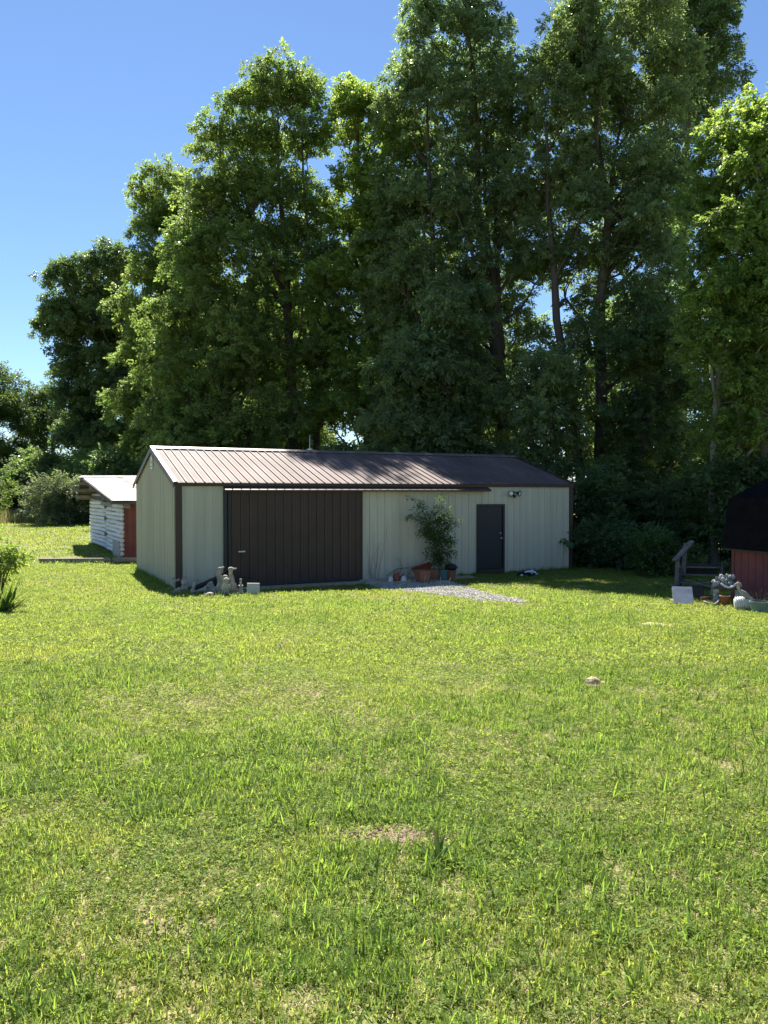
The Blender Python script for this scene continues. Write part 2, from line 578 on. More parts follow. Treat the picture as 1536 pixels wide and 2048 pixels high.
c0 = lambda v: (lambda s: v)
FX, FY, FZ = (1, 0, 0), (0, 1, 0), (0, 0, 1)
DX0, DX1, DH = 8.70, 9.69, 2.07
panels('wall_panel', M['wall'], bld, (0, 0, 0), FX, FZ, (0, -1, 0), .13, 1.20, c0(0), c0(H))
panels('wall_panel', M['wall'], bld, (0, 0, 0), FX, FZ, (0, -1, 0), 4.90, DX0, c0(0), c0(H))
panels('wall_panel', M['wall'], bld, (0, 0, 0), FX, FZ, (0, -1, 0), DX0, DX1, c0(DH), c0(H))
panels('wall_panel', M['wall'], bld, (0, 0, 0), FX, FZ, (0, -1, 0), DX1, L - .10, c0(0), c0(H))
panels('wall_panel', M['wall'], bld, (0, 0, 0), FX, FZ, (0, -1, 0), 1.20, 4.90, c0(2.45), c0(H))
gab = lambda s: H + RISE * (1 - abs(s - D / 2) / (D / 2))
panels('wall_panel', M['wall'], bld, (0, 0, 0), FY, FZ, (-1, 0, 0), .02, D - .02, c0(-.02), gab, breaks=(D / 2,), rib=.030)
panels('wall_panel', M['wall'], bld, (L, 0, 0), FY, FZ, (1, 0, 0), .02, D - .02, c0(0), gab, breaks=(D / 2,))
panels('wall_panel', M['wall'], bld, (0, D, 0), FX, FZ, (0, 1, 0), .02, L - .02, c0(0), c0(H))
# roof: two slopes of ribbed sheets
OV = .07
sl = math.hypot(D / 2, RISE)
cs, sn = (D / 2) / sl, RISE / sl
OE = .10
ns = Vector((0, -sn, cs)); es = Vector((0, cs, sn))
panels('roof_panel', M['roof'], bld, Vector((0, -OE * cs, H + .03 - OE * sn)), FX, es, ns, -OV, L + OV, c0(0), c0(sl + OE - .02), rib=.030)
nb_ = Vector((0, sn, cs)); eb = Vector((0, -cs, sn))
panels('roof_panel', M['roof'], bld, Vector((0, D + OE * cs, H + .03 - OE * sn)), FX, eb, nb_, -OV, L + OV, c0(0), c0(sl + OE - .02), rib=.030)
# ridge cap
mb = MB()
zr = H + .03 + RISE
prof = [(-.17, -.022), (-.15, .0), (0, .058), (.15, .0), (.17, -.022)]
mb.add([(x, D / 2 + y, zr + z) for x in (-OV - .02, L + OV + .02) for y, z in prof], [(i, i + 5, i + 6, i + 1) for i in range(4)])
mb.build('ridge_cap', M['ridge'], bld)
# gable trims
for x, s in ((-OV - .012, 1), (L + OV + .012, -1)):
    for y0, y1 in ((-OE * cs, D / 2), (D + OE * cs, D / 2)):
        z0 = H + .025 - OE * sn; z1 = H + .035 + RISE
        m_ = MB()
        m_.bar((x, y0, z0 - .05), (x, y1, z1 - .05), .012, .15, up=(0, 0, 1))
        m_.bar((x + s * .045, y0, z0 + .03), (x + s * .045, y1, z1 + .03), .09, .012)
        m_.build('rake_trim', M['brown'], bld)
# eave fascia, corner trims, base trims
MB().box((L / 2, -.045, H - .035), (L + .12, .03, .10)).build('eave_trim', M['brown'], bld)
for x0, x1 in ((-.028, .13), (L - .10, L + .028)):
    m_ = MB(); m_.box(((x0 + x1) / 2, -.034, (H - .09) / 2 - .04), (x1 - x0, .012, H - .01))
    xs = x0 if x0 < 1 else x1
    m_.box((xs, .03, (H - .09) / 2 - .04), (.012, .116, H - .01))
    m_.build('corner_trim', M['brown'], bld)
MB().box(((DX1 + L) / 2, -.012, -.045), (L - DX1, .05, .09)).build('base_trim', M['brown'], bld)
MB().box(((4.9 + DX0) / 2, -.012, -.045), (DX0 - 4.9, .05, .09)).build('base_trim', M['navy'], bld)
MB().box((.6, -.012, -.045), (1.2, .05, .09)).build('base_trim', M['brown'], bld)
MB().box((-.012, D / 2, -.05), (.05, D, .06)).build('base_trim', M['ridge'], bld)
MB().box((6.0, -.16, .02), (2.3, .10, .05)).build('door_track', M['steel'], bld)
MB().box((L - .15, -.02, -.15), (.3, .3, .12)).build('foundation_block', M['slab'], bld)
# sliding door track cover: a sloping hood under the eave
mb = MB()
hp = [(-.03, H - .085), (-.10, H - .10), (-.265, H - .172), (-.265, H - .215), (-.25, H - .215), (-.25, H - .182), (-.03, H - .115)]
mb.prism([Vector((1.16, y, z)) for y, z in hp], (1.16, 0, 0), (9.07, 0, 0))
mb.build('track_cover', M['brown'], bld)
# sliding door
dr = MB()
dr.box(((1.27 + 4.97) / 2, -.085, 1.25), (3.70, .02, 2.42))
sdoor = dr.build('sliding_door', M['brown'], bld)
panels('door_panel', M['brown'], sdoor, (0, -.097, 0), FX, FZ, (0, -1, 0), 1.30, 4.95, c0(.10), c0(2.43), rib=.028)
MB().box((1.285, -.105, 1.25), (.045, .05, 2.43)).build('door_edge', M['navy'], sdoor)
MB().box((4.96, -.105, 1.25), (.035, .05, 2.43)).build('door_edge', M['brown'], sdoor)
MB().box((3.12, -.105, .07), (3.62, .05, .08)).build('door_edge', M['navy'], sdoor)
MB().box((1.205, -.06, 1.24), (.085, .06, 2.46)).build('door_jamb', M['navy'], bld)
hb = MB(); hb.box((1.60, -.155, .92), (.17, .025, .03)); hb.box((1.53, -.135, .92), (.025, .05, .03)); hb.box((1.67, -.135, .92), (.025, .05, .03))
hb.build('door_handle', M['white_plastic'], sdoor)
# entry door
dd = MB().box(((DX0 + DX1) / 2, .005, 1.10), (.86, .045, 1.90)).build('entry_door', M['navy'], bld)
fr = MB()
fr.box((DX0 + .03, -.015, DH / 2), (.06, .09, DH)); fr.box((DX1 - .03, -.015, DH / 2), (.06, .09, DH)); fr.box(((DX0 + DX1) / 2, -.015, DH - .03), (DX1 - DX0 - .12, .09, .06))
fr.build('door_frame', M['navy'], dd)
MB().box(((DX0 + DX1) / 2, -.03, .065), (DX1 - DX0 - .12, .12, .15)).build('door_sill', M['brown'], dd)
kn = MB(); kn.lathe([(.0, 0), (.032, 0), (.032, .01), (.012, .02), (.012, .04), (.03, .055), (.03, .075), (.0, .085)], 10, (DX1 - .13, -.017, 1.05), Euler((R(90), 0, 0)).to_matrix())
kn.build('door_knob', M['steel'], dd, True)
kn = MB(); kn.lathe([(.0, 0), (.03, 0), (.028, .02), (.0, .022)], 10, (DX1 - .13, -.017, 1.2), Euler((R(90), 0, 0)).to_matrix())
kn.build('door_lock', M['steel'], dd, True)

# flood light on the wall: two heads and a motion sensor
BM = Matrix.Translation(BO) @ Matrix.Rotation(TH, 4, 'Z')


def on_bld(x, y, z):
    return BM @ Vector((x, y, z))


fl = thing('flood_light', 'black twin-head flood light with motion sensor on the metal wall beside the door', 'light', on_bld(9.98, -.02, 2.40), TH)
m_ = MB(); m_.lathe([(0, 0), (.055, 0), (.055, .03), (.04, .045), (0, .045)], 12, (0, 0, 0), Euler((R(90), 0, 0)).to_matrix()); m_.tube([(-.09, -.07, .03), (0, -.04, .02), (.09, -.07, .03)], .014, 6)
m_.build('mounting_plate', M['black'], fl, True)
for sx, rz in ((-.12, -12), (.13, 28)):
    hm = (Matrix.Rotation(R(rz), 3, 'Z') @ Matrix.Rotation(R(100), 3, 'X'))
    m_ = MB(); m_.lathe([(.0, 0), (.035, .0), (.045, .04), (.082, .085), (.088, .11), (.078, .11), (.075, .10)], 14, (sx, -.05, .0), hm)
    hd = m_.build('lamp_head', M['black'], fl, True)
    MB().lathe([(.0, .112), (.05, .108), (.076, .098)], 14, (sx, -.05, .0), hm).build('lens', M['glass'], hd, True)
m_ = MB(); m_.tube([(0, -.03, 0), (.01, -.07, -.07)], .012, 6); m_.ell((.015, -.09, -.10), (.045, .05, .05)); m_.build('motion_sensor', M['black'], fl, True)

# wall plaque in the gable
sg = thing('gable_plaque', 'small pale house-shaped plaque with dark emblem under the gable peak', 'plaque', on_bld(-.03, D / 2 + .02, H + .42), TH)
pp = [(0, -.13, -.0), (0, .13, 0), (0, .13, .30), (0, 0, .40), (0, -.13, .30)]
MB().prism([Vector((-.03, y, z)) for x, y, z in pp], (0, 0, 0), (.025, 0, 0)).build('board', M['white_plastic'], sg)
m_ = MB()
for c, d in (((-.034, .02, .26), (.004, .05, .05)), ((-.034, 0, .19), (.004, .03, .10)), ((-.034, -.01, .19), (.004, .13, .025)), ((-.034, .0, .07), (.004, .17, .035))):
    m_.box(c, d)
m_.build('emblem', M['dash'], sg)

# lightning rod on the ridge
lr = thing('lightning_rod', 'thin pale lightning rod standing on the brown roof ridge', 'lightning rod', on_bld(4.70, D / 2, zr + .05), TH)
MB().tube([(0, 0, 0), (0, 0, .46)], [.014, .009], 6).build('rod', M['steel'], lr)
MB().lathe([(0, 0), (.10, 0), (.09, .03), (.03, .05), (0, .06)], 10).build('base', M['white_plastic'], lr, True)
m_ = MB().ell((0, 0, .33), .028); m_.tube([(0, 0, .30), (.16, 0, .29)], .006, 5); m_.build('arm', M['steel'], lr, True)

# ------------------------------------------------------------------ log cabin behind the building
cabC = Vector((-9.42, 28.2, 0)); cabJ = Vector((-11.1, 31.5, 0)); cabL = Vector((-13.04, 35.0, 0))
cz = gz(-10, 28.3)
cab = thing('log_cabin', 'small whitewashed log cabin with tin roof and red door behind the metal building', 'cabin', (cabC.x, cabC.y, 0))
LH = 1.98


def log(a, b, r, flat=.82):
    random.seed(int(a.x * 100 + a.z * 1000) & 0xffff)
    pts = []; rad = []
    for i in range(5):
        t = i / 4
        p = a.lerp(b, t); p.z += random.uniform(-.012, .012)
        pts.append(p - cabC); rad.append(r * random.uniform(.94, 1.06))
    return MB().tube(pts, rad, 8, jit=.05)


nlog = 12
for p0, p1, ex in ((cabC, cabJ, -.02), (cabJ, cabL, .12)):
    d = (p1 - p0).normalized()
    nrm = Vector((-d.y, d.x, 0))
    for i in range(nlog + (2 if p0 is cabJ else 0)):
        z = .17 + i * (LH - .1) / nlog
        if p0 is cabJ and i >= nlog:      # the gable's upper logs, shorter each
            q0, q1 = p0.lerp(p1, .02 + .25 * (i - nlog)), p0.lerp(p1, .98)
        else:
            q0, q1 = p0 - d * (.05 + .05 * (i % 2)), p1 + d * ex
        g = gz(p0.x, p0.y) if p0 is not cabC else cz
        log(q0 + Vector((0, 0, z + g)), q1 + Vector((0, 0, z + g)), .0765).build('log', M['whitelog'], cab, True)
    # chinking: a recessed wall behind the logs
    inn = Vector((d.y, -d.x, 0)) * .04
    m_ = MB(); m_.bar(p0 - cabC + inn + Vector((0, 0, 1.05)), p1 - cabC + inn + Vector((0, 0, 1.05)), .06, 2.0)
    m_.build('chinking', M['chink'], cab)
# notched log ends at the joint, bare wood
for i in (2, 5, 9):
    z = .17 + (nlog - i) * (LH - .1) / nlog + .12
    q = cabJ - cabC + Vector((-.02, -.05, z))
    MB().box(q, (.16, .22, .15), (R(8), 0, R(30))).build('log_end', M['oldwood'], cab)
# stone pier at the near corner
dirw = (cabJ - cabC).normalized()
pc = dirw * .75
MB().box((pc.x - .04, pc.y - .04, .30 + cz), (.16, 1.45, .62), (0, 0, math.atan2(dirw.y, dirw.x) - R(90)), .96).build('stone_pier', M['slab'], cab)
# red door wall, facing the yard
m_ = MB().box((2.35, .10, 1.02), (4.7, .08, 2.05)); m_.build('front_wall', M['reddoor'], cab)
for k in range(24):
    MB().box((.10 + k * .195, .05, 1.0), (.186, .03, 2.0)).build('board', M['reddoor'], cab)
# plate beam, purlins, roof
m_ = MB(); m_.bar(cabJ - cabC + Vector((-.25, .25, LH + .0)), Vector((.25, -.12, LH - .06)), .2, .15); m_.build('plate_log', M['oldwood'], cab)
m_ = MB(); m_.bar(cabL - cabC + Vector((-.10, .1, LH + .22)), cabJ - cabC + Vector((-.10, .1, LH + .16)), .2, .16); m_.build('plate_log', M['darkwood'], cab)
e0 = Vector((-9.62, 27.85, 2.10)); r0 = Vector((-12.25, 31.8, 3.02)); b0 = Vector((-13.9, 35.6, 2.12))
for f, back, ext in ((.1, 1, .22), (.42, 1, .28), (.75, 1, .1), (.35, 0, .05), (.75, 0, .05)):
    p = r0.lerp(b0 if back else e0, f) - cabC
    m_ = MB(); m_.bar(p + Vector((-ext, 0, -.13)), p + Vector((6, 0, -.13)), .15, .14); m_.build('purlin', M['oldwood'], cab)
# gable boards under the rake
def cabin_roof_z(y):
    return 2.10 + (y - 27.85) / 3.95 * .92 if y < 31.8 else 3.02 - (y - 31.8) / 3.8 * .9


for f0 in np.arange(.06, .97, .07):
    pa = cabC.lerp(cabJ, f0 / .5) if f0 < .5 else cabJ.lerp(cabL, (f0 - .5) / .5)
    pb = pa + Vector((-.19, .36, 0))
    ta, tb_ = cabin_roof_z(pa.y) - .07, cabin_roof_z(pb.y) - .07
    if min(ta, tb_) < LH + .05: continue
    o = Vector((.10, .05, 0)) - cabC
    MB().prism([pa + o + Vector((0, 0, LH)), pb + o + Vector((0, 0, LH)), pb + o + Vector((0, 0, tb_)), pa + o + Vector((0, 0, ta))], (0, 0, 0), (.03, .015, 0)).build('gable_board', M['darkwood'], cab)
XR = -4.9


def tin(a0, a1, b1, b0_, name='roof_sheet', m='tin', n=7, amp=.012):
    """corrugated sheet between four corners: a0-a1 is the lower edge"""
    vs = []
    for i in range(n * 2 + 1):
        t = i / (n * 2); o = Vector((0, 0, amp if i % 2 else 0))
        vs += [a0.lerp(a1, t) - cabC + o, b0_.lerp(b1, t) - cabC + o]
    return MB().add(vs, [(2 * i, 2 * i + 2, 2 * i + 3, 2 * i + 1) for i in range(n * 2)]).build(name, M[m], cab)


ncol = 6
for k in range(ncol):
    for r_ in range(2):
        x0, x1 = k * .8, (k + 1) * .8 - .01
        fa, fb = (0, .52) if r_ == 0 else (.49, 1.0)
        up = Vector((0, 0, .012 * r_ + .02 + random.uniform(0, .008)))
        lo = e0.lerp(r0, fa); hi_ = e0.lerp(r0, fb)
        rust = (k in (1, 4) and r_ == 1)
        xm = x0 + .55
        if rust:
            tin(lo + Vector((x0, 0, 0)) + up, lo + Vector((xm, 0, 0)) + up, hi_ + Vector((xm, 0, 0)) + up, hi_ + Vector((x0, 0, 0)) + up, n=4)
            tin(lo + Vector((xm, 0, 0)) + up, lo + Vector((x1, 0, 0)) + up, hi_ + Vector((x1, 0, 0)) + up, hi_ + Vector((xm, 0, 0)) + up, m='rust', n=3)
        else:
            tin(lo + Vector((x0, 0, 0)) + up, lo + Vector((x1, 0, 0)) + up, hi_ + Vector((x1, 0, 0)) + up, hi_ + Vector((x0, 0, 0)) + up)
    x0, x1 = k * .8, (k + 1) * .8 - .01
    tin(b0 + Vector((x1, 0, 0)), b0 + Vector((x0, 0, 0)), r0 + Vector((x0, 0, 0)), r0 + Vector((x1, 0, 0)))
for (qa, qb) in ((e0, r0), (b0, r0)):  # dark boards added under the tin so its bright underside looks shaded
    dz = Vector((0, 0, -.025))
    MB().prism([qa - cabC + dz, qb - cabC + dz, qb - cabC + dz + Vector((4.78, 0, 0)), qa - cabC + dz + Vector((4.78, 0, 0))], (0, 0, 0), (0, 0, -.02)).build('roof_deck', M['darkwood'], cab)
m_ = MB()
m_.bar(r0 - cabC + Vector((-.03, -.10, .03)), r0 - cabC + Vector((4.85, -.10, .03)), .34, .02, up=(0, -.25, 1)); m_.build('ridge_cap', M['rust'], cab)
m_ = MB(); m_.bar(e0 - cabC + Vector((-.02, 0, -.05)), r0 - cabC + Vector((-.02, 0, -.05)), .04, .12); m_.build('rake_board', M['darkwood'], cab)
m_ = MB(); m_.bar(b0 - cabC + Vector((-.02, 0, -.05)), r0 - cabC + Vector((-.02, 0, -.05)), .04, .12); m_.build('rake_board', M['darkwood'], cab)
m_ = MB(); m_.bar(e0 - cabC + Vector((0, .05, -.05)), e0 - cabC + Vector((4.8, .05, -.05)), .04, .10); m_.build('eave_board', M['darkwood'], cab)

# landscape timbers on the lawn in front of the cabin
for (xa, xb, yy, lab, dz) in ((-11.75, -9.35, 26.75, 'grey weathered timber lying in the grass, the left one ending in the open lawn', 0), (-9.32, -7.9, 26.95, 'short grey timber lying between the longer timber and the metal building', .01)):
    z = gz(xa, yy)
    o = MB().bar((0, 0, .075), (xb - xa, .05, .085), .15, .15).build('landscape_timber', M['oldwood'], None, loc=(xa, yy, z + dz))
    tag(o, lab, 'timber', 'timbers on the lawn')

# ------------------------------------------------------------------ red barn shed at the right
SW = Vector((.32, -.947, 0)); SI = Vector((.947, .32, 0))      # along the wall towards the camera, and into the shed
SO = Vector((7.32, 17.0, 0)) + SI * .13 + SW * .20
sz = gz(SO.x, SO.y) - .06
barn = thing('barn_shed', 'small red barn-style shed with dark brown shingled gambrel roof', 'shed', (SO.x, SO.y, 0))


def sp(a, i, z):
    return SW * a + SI * i + Vector((0, 0, z))


SLEN, SWID, EZ, BZ, RZ = 3.0, 2.5, 1.30, 2.27, 2.80
m_ = MB()
for a, b_, i0, i1 in ((0, SLEN, .02, .05), (0, SLEN, SWID - .05, SWID - .02)):
    m_.prism([sp(a, i0, sz), sp(b_, i0, sz), sp(b_, i0, EZ), sp(a, i0, EZ)], (0, 0, 0), SI * (i1 - i0))
m_.build('side_wall', M['redwall'], barn)
for a in (.0, SLEN - .04):
    MB().prism([sp(a, .05, sz), sp(a, SWID - .05, sz), sp(a, SWID - .05, EZ), sp(a, SWID - .1, BZ - .06), sp(a, SWID / 2, RZ - .06), sp(a, .1, BZ - .06), sp(a, .05, EZ)], (0, 0, 0), SW * .04).build('gable_wall', M['redwall'], barn)
for k in range(15):
    MB().prism([sp(.04 + k * .2, 0, sz), sp(.04 + k * .2 + .19, 0, sz), sp(.04 + k * .2 + .19, 0, EZ + .02), sp(.04 + k * .2, 0, EZ + .02)], (0, 0, 0), SI * .018).build('siding_board', M['redwall'], barn)
MB().prism([sp(-.02, -.02, sz), sp(.05, -.02, sz), sp(.05, -.02, EZ + .02), sp(-.02, -.02, EZ + .02)], (0, 0, 0), SI * .018).build('corner_board', M['redwall'], barn)
# roof decks
A0, A1 = -.20, SLEN + .2
lowp = (-.13, EZ - .08); brk = (.06, BZ); rdg = (SWID / 2, RZ)
for (p, q) in ((lowp, brk), (brk, rdg)):
    for mir in (0, 1):
        f = (lambda i: SWID - i) if mir else (lambda i: i)
        pts = [sp(A0, f(p[0]), p[1]), sp(A1, f(p[0]), p[1]), sp(A1, f(q[0]), q[1]), sp(A0, f(q[0]), q[1])]
        MB().prism(pts, (0, 0, 0), (0, 0, -.03)).build('roof_deck', M['darkwood'], barn)
# shingles: courses of tabs, sharing one mesh per slope
for (p, q, nr) in ((lowp, brk, 8), (brk, rdg, 9)):
    u = (SI * (q[0] - p[0]) + Vector((0, 0, q[1] - p[1]))); ln = u.length; u.normalize()
    nn = SW.cross(u).normalized()
    if nn.dot(SI) > 0 and nn.z < 0: nn = -nn
    if nn.z < 0: nn = -nn
    ex = ln / nr
    tab = MB(); tab.prism([SW * .003, SW * .30, SW * .30 + u * (ex + .03) - nn * .008, SW * .003 + u * (ex + .03) - nn * .008], (0, 0, 0), nn * .006)
    tme = tab.mesh('shingle', M['shingle'])
    for r_ in range(nr):
        a = A0 - (.15 if r_ % 2 else 0)
        while a < A1 - .05:
            aa = max(a, A0 - .015)
            link('shingle', tme, barn, sp(aa, p[0], p[1]) + u * (ex * r_) + nn * (.010 + random.uniform(0, .003)))
            a += .303

# ------------------------------------------------------------------ wooden steps by the wood's edge
sx_, sy_, _ = px_at(1352, 1168, 19.6)
stp = thing('wooden_steps', 'old grey wooden steps with one handrail at the edge of the wood', 'steps', (sx_, sy_, gz(sx_, sy_)), R(-14))
MB().bar((0.0, 0, 0), (.04, .02, .78), .09, .07, up=(0, 1, 0)).build('post', M['oldwood'], stp)
MB().bar((.22, .45, .1), (.27, .47, 1.12), .09, .07, up=(0, 1, 0)).build('post', M['oldwood'], stp)
MB().bar((-.05, -.06, .72), (.44, .62, 1.16), .12, .05).build('handrail', M['oldwood'], stp)
for i in range(3):
    MB().box((.50 + .07 * i, .12 + .28 * i, .16 + .17 * i), (.98, .26, .035), (R(-4), 0, R(random.uniform(-3, 3)))).build('tread', M['oldwood'], stp)
for x in (.06, 1.0):
    MB().bar((x, -.08, .02), (x + .2, .78, .56), .05, .24).build('stringer', M['darkwood'], stp)
MB().box((.62, .86, .42), (.98, .03, .30)).build('riser', M['darkwood'], stp)

# ------------------------------------------------------------------ clutter by the barn shed
def clutter(px, py):
    """a point on the lawn that the photograph shows at (px, py)"""
    z = 0.0
    for _ in range(40):
        p = px_at(px, py, 10.0); d = Vector(p) - Vector((0, 0, CAM_Z))
        k = (z - CAM_Z) / d.z
        x, y = d.x * k, d.y * k
        z = .5 * z + .5 * gz(x, y)
    return Vector((x, y, gz(x, y)))


p = clutter(1368, 1210)
pan = thing('metal_tray', 'shallow galvanised metal tray leaning tilted on the grass by the steps', 'tray', p, R(-12))
tilt = Euler((R(48), 0, 0)).to_matrix()
m_ = MB(); m_.box(tilt @ Vector((0, .20, .0)) + Vector((0, 0, .03)), (.36, .40, .015), tilt); m_.build('face', M['steel'], pan)
m_ = MB()
for c, d in (((-.185, .2, -.035), (.012, .42, .085)), ((.185, .2, -.035), (.012, .42, .085)), ((0, .405, -.035), (.36, .012, .085)), ((0, -.005, -.035), (.36, .012, .085))):
    m_.box(tilt @ Vector(c) + Vector((0, 0, .03)), d, tilt)
m_.build('rim', M['steel'], pan)
p = clutter(1392, 1196)
crate = thing('rusty_box', 'small rusty brown box standing behind the tilted metal tray', 'box', p, R(-14))
MB().box((0, 0, .13), (.30, .24, .26)).build('body', M['darkwood'], crate); MB().box((0, 0, .265), (.32, .26, .02)).build('lid', M['darkwood'], crate)
for i, (xa, ya, xb, yb, h, lab) in enumerate((
        (1352, 1172, 1372, 1188, .05, 'grey scrap board lying nearest the steps in the junk heap'),
        (1362, 1176, 1425, 1186, .22, 'long thin scrap board leaning across the junk towards the stone bench'),
        (1338, 1170, 1362, 1186, .04, 'splintered grey board sticking out left of the tilted metal tray'),
        (1340, 1200, 1352, 1206, .03, 'short light board end on the grass left of the metal tray'))):
    a, b_ = clutter(xa, ya), clutter(xb, yb)
    m_ = MB(); m_.bar((0, 0, h), b_ - a + Vector((0, 0, max(.03, h - .08))), .09, .025)
    tag(m_.build('scrap_board', M['oldwood'], None, loc=a), lab, 'board', 'scrap boards by the shed')
a = clutter(1411, 1203); m_ = MB()
m_.tube([(-.09, 0, .05), (.10, .03, .055)], [.055, .05], 8)
tag(m_.build('broken_pot', M['terracotta'], None, True, loc=a), 'broken terracotta pot lying on its side between metal tray and bench', 'pot')
a = clutter(1424, 1212); m_ = MB(); m_.tube([(-.15, .05, .09), (-.06, 0, .04), (.04, -.02, .03), (.12, .02, .06), (.17, .06, .11)], [.015, .028, .03, .026, .018], 7, jit=.15)
tag(m_.build('driftwood', M['stone'], None, True, loc=a), 'pale curved piece of driftwood on the grass before the bench', 'driftwood')
# stone bench with a heap of grey stones
p = clutter(1459, 1211) + Vector((0, .12, 0))
bench = thing('stone_bench', 'mottled grey cast stone bench carrying a heap of grey rocks', 'bench', p, R(-22))
MB().box((0, 0, .34), (.52, .26, .05)).build('bench_top', M['darkwood'], bench)
for sx in (-.20, .20):
    m_ = MB()
    m_.prism([Vector((sx - .06, y, z)) for y, z in ((-.09, 0), (.09, 0), (.075, .06), (.045, .13), (.06, .22), (.10, .31), (-.10, .31), (-.06, .22), (-.045, .13), (-.075, .06))], (0, 0, 0), (.11, 0, 0))
    m_.build('leg', M['greystone'], bench)
random.seed(5)
for k in range(46):
    t = random.uniform(-.24, .25); hh = max(0, .22 * (1 - ((t + .02) / .27) ** 2))
    q = Vector((t, random.uniform(-.10, .11), .365 + random.uniform(.0, 1) * hh + .025))
    m_ = MB(); s_ = random.uniform(.03, .058); m_.ell((0, 0, 0), (s_, s_ * random.uniform(.7, 1), s_ * random.uniform(.6, .95)), None, 7, 5, .18)
    o = m_.build('rock', M['greystone'], None, False, loc=Matrix.Translation(p) @ Matrix.Rotation(R(-22), 4, 'Z') @ q, rot=(random.uniform(0, 3), random.uniform(0, 3), 0))
    tag(o, 'fist-sized mottled grey rock heaped on the stone bench', 'rock', 'rocks heaped on the stone bench')
bo = thing('broken_dish', 'white curved shard of a glazed dish on the front of the rock heap', 'dish', Matrix.Translation(p) @ Matrix.Rotation(R(-22), 4, 'Z') @ Vector((.03, -.135, .37)), R(-22))
m_ = MB(); pts = [(.14 * math.cos(t), -.01, .14 + .14 * math.sin(t)) for t in np.linspace(R(215), R(330), 9)]
m_.tube(pts, [.012] + [.024] * 7 + [.012], 7); m_.build('rim', M['whiteceramic'], bo, True)
p2 = clutter(1455, 1214)
m_ = MB(); m_.lathe([(.0, 0), (.075, 0), (.10, .19), (.105, .19), (.105, .21), (.085, .21), (.08, .19)], 14)
tag(m_.build('flower_pot', M['terracotta'], None, True, loc=p2 + Vector((0, .12, 0))), 'dull terracotta flower pot standing under the stone bench', 'pot')
p2 = clutter(1426, 1192) + Vector((0, .0, .0))
m_ = MB(); m_.ell((0, 0, .10), (.06, .055, .1)); m_.ell((0, 0, .22), (.045, .045, .055)); m_.ell((.0, -.03, .26), (.03, .03, .03)); m_.box((0, 0, .02), (.13, .11, .04))
tag(m_.build('bust_statue', M['stone'], None, loc=p2, remesh=.012), 'small yellowish stone bust beside the rock heap', 'statue')
# ribbed pot lying on its side, stone duck on it
p = clutter(1491, 1222) + Vector((.0, .12, 0))
rp = thing('ribbed_pot', 'white ribbed round pot lying on its side by the red shed', 'pot', p, R(-15))
Mx = Matrix.Rotation(R(84), 3, 'Y')
m_ = MB(); m_.lathe([(.06, -.15), (.10, -.145), (.125, -.08), (.130, 0), (.125, .08), (.10, .145), (.085, .15), (.08, .12)], 40, (0, 0, .125), Mx)
m_.build('body', M['ribbed'], rp, True)
for k in range(7):
    x = -.115 + k * .038; r_ = .130 * math.sqrt(max(.1, 1 - (x / .235) ** 2)) + .004
    MB().lathe([(r_ - .01, -.010), (r_ + .006, -.006), (r_ + .006, .006), (r_ - .01, .010)], 24, (x, 0, .125 - x * .02), Mx).build('rib', M['whiteceramic'], rp, True)
m_ = MB()
m_.ell((0, 0, 0), (.13, .05, .055), Euler((0, R(38), 0)).to_matrix()); m_.ell((-.11, 0, .12), (.03, .03, .07), Euler((0, R(-15), 0)).to_matrix())
m_.ell((-.125, 0, .19), (.042, .034, .035)); m_.ell((-.165, 0, .185), (.03, .018, .012)); m_.ell((.12, 0, -.08), (.07, .04, .03), Euler((0, R(40), 0)).to_matrix())
tag(m_.build('goose_statue', M['stone_dark'], None, loc=p + Vector((-.0, -.08, .31)), rot=(0, 0, R(-15)), remesh=.012), 'grey stone goose figure slumped over the ribbed pot', 'statue')
p = clutter(1527, 1228) + Vector((0, .16, 0))
pl = thing('planter', 'grey green plastic planter on the grass beside the ribbed pot', 'planter', p)
MB().lathe([(0, 0), (.125, 0), (.165, .19), (.175, .19), (.175, .215), (.16, .215), (.15, .17), (0, .165)], 20).build('body', M['greenpot'], pl, False)
MB().lathe([(0, .172), (.145, .172)], 14).build('potting_soil', M['soil'], pl)
rr = random.Random(3)
m_ = MB()
for k in range(24):
    t = rr.uniform(0, 6.28); d = rr.uniform(.02, .12); e = rr.uniform(.08, .3)
    m_.tube([(d * math.cos(t), d * math.sin(t), .16), ((d + .04) * math.cos(t), (d + .04) * math.sin(t), .18 + e * .6), ((d + .10) * math.cos(t) * 1.1, (d + .1) * math.sin(t), .18 + e)], [.003, .002, .001], 4)
m_.build('dead_stems', M['twig'], pl)

# ------------------------------------------------------------------ garden statues at the left corner
def statue(name, label, px, py, parts, m='stone', rz=0, rem=.016, sc=1.0, dy=0.1, cat='statue'):
    q = clutter(px, py); q.y += dy; q.z = gz(q.x, q.y)
    mb = MB()
    for it in parts:
        c, r_ = it[0], it[1]
        e = Euler([R(a) for a in it[2]]).to_matrix() if len(it) > 2 else None
        mb.ell([a * sc for a in c], [a * sc for a in r_], e, 12, 8)
    o = mb.build(name, M[m], None, loc=q, rot=(0, 0, R(rz)), remesh=rem * sc)
    return tag(o, label, cat, None)


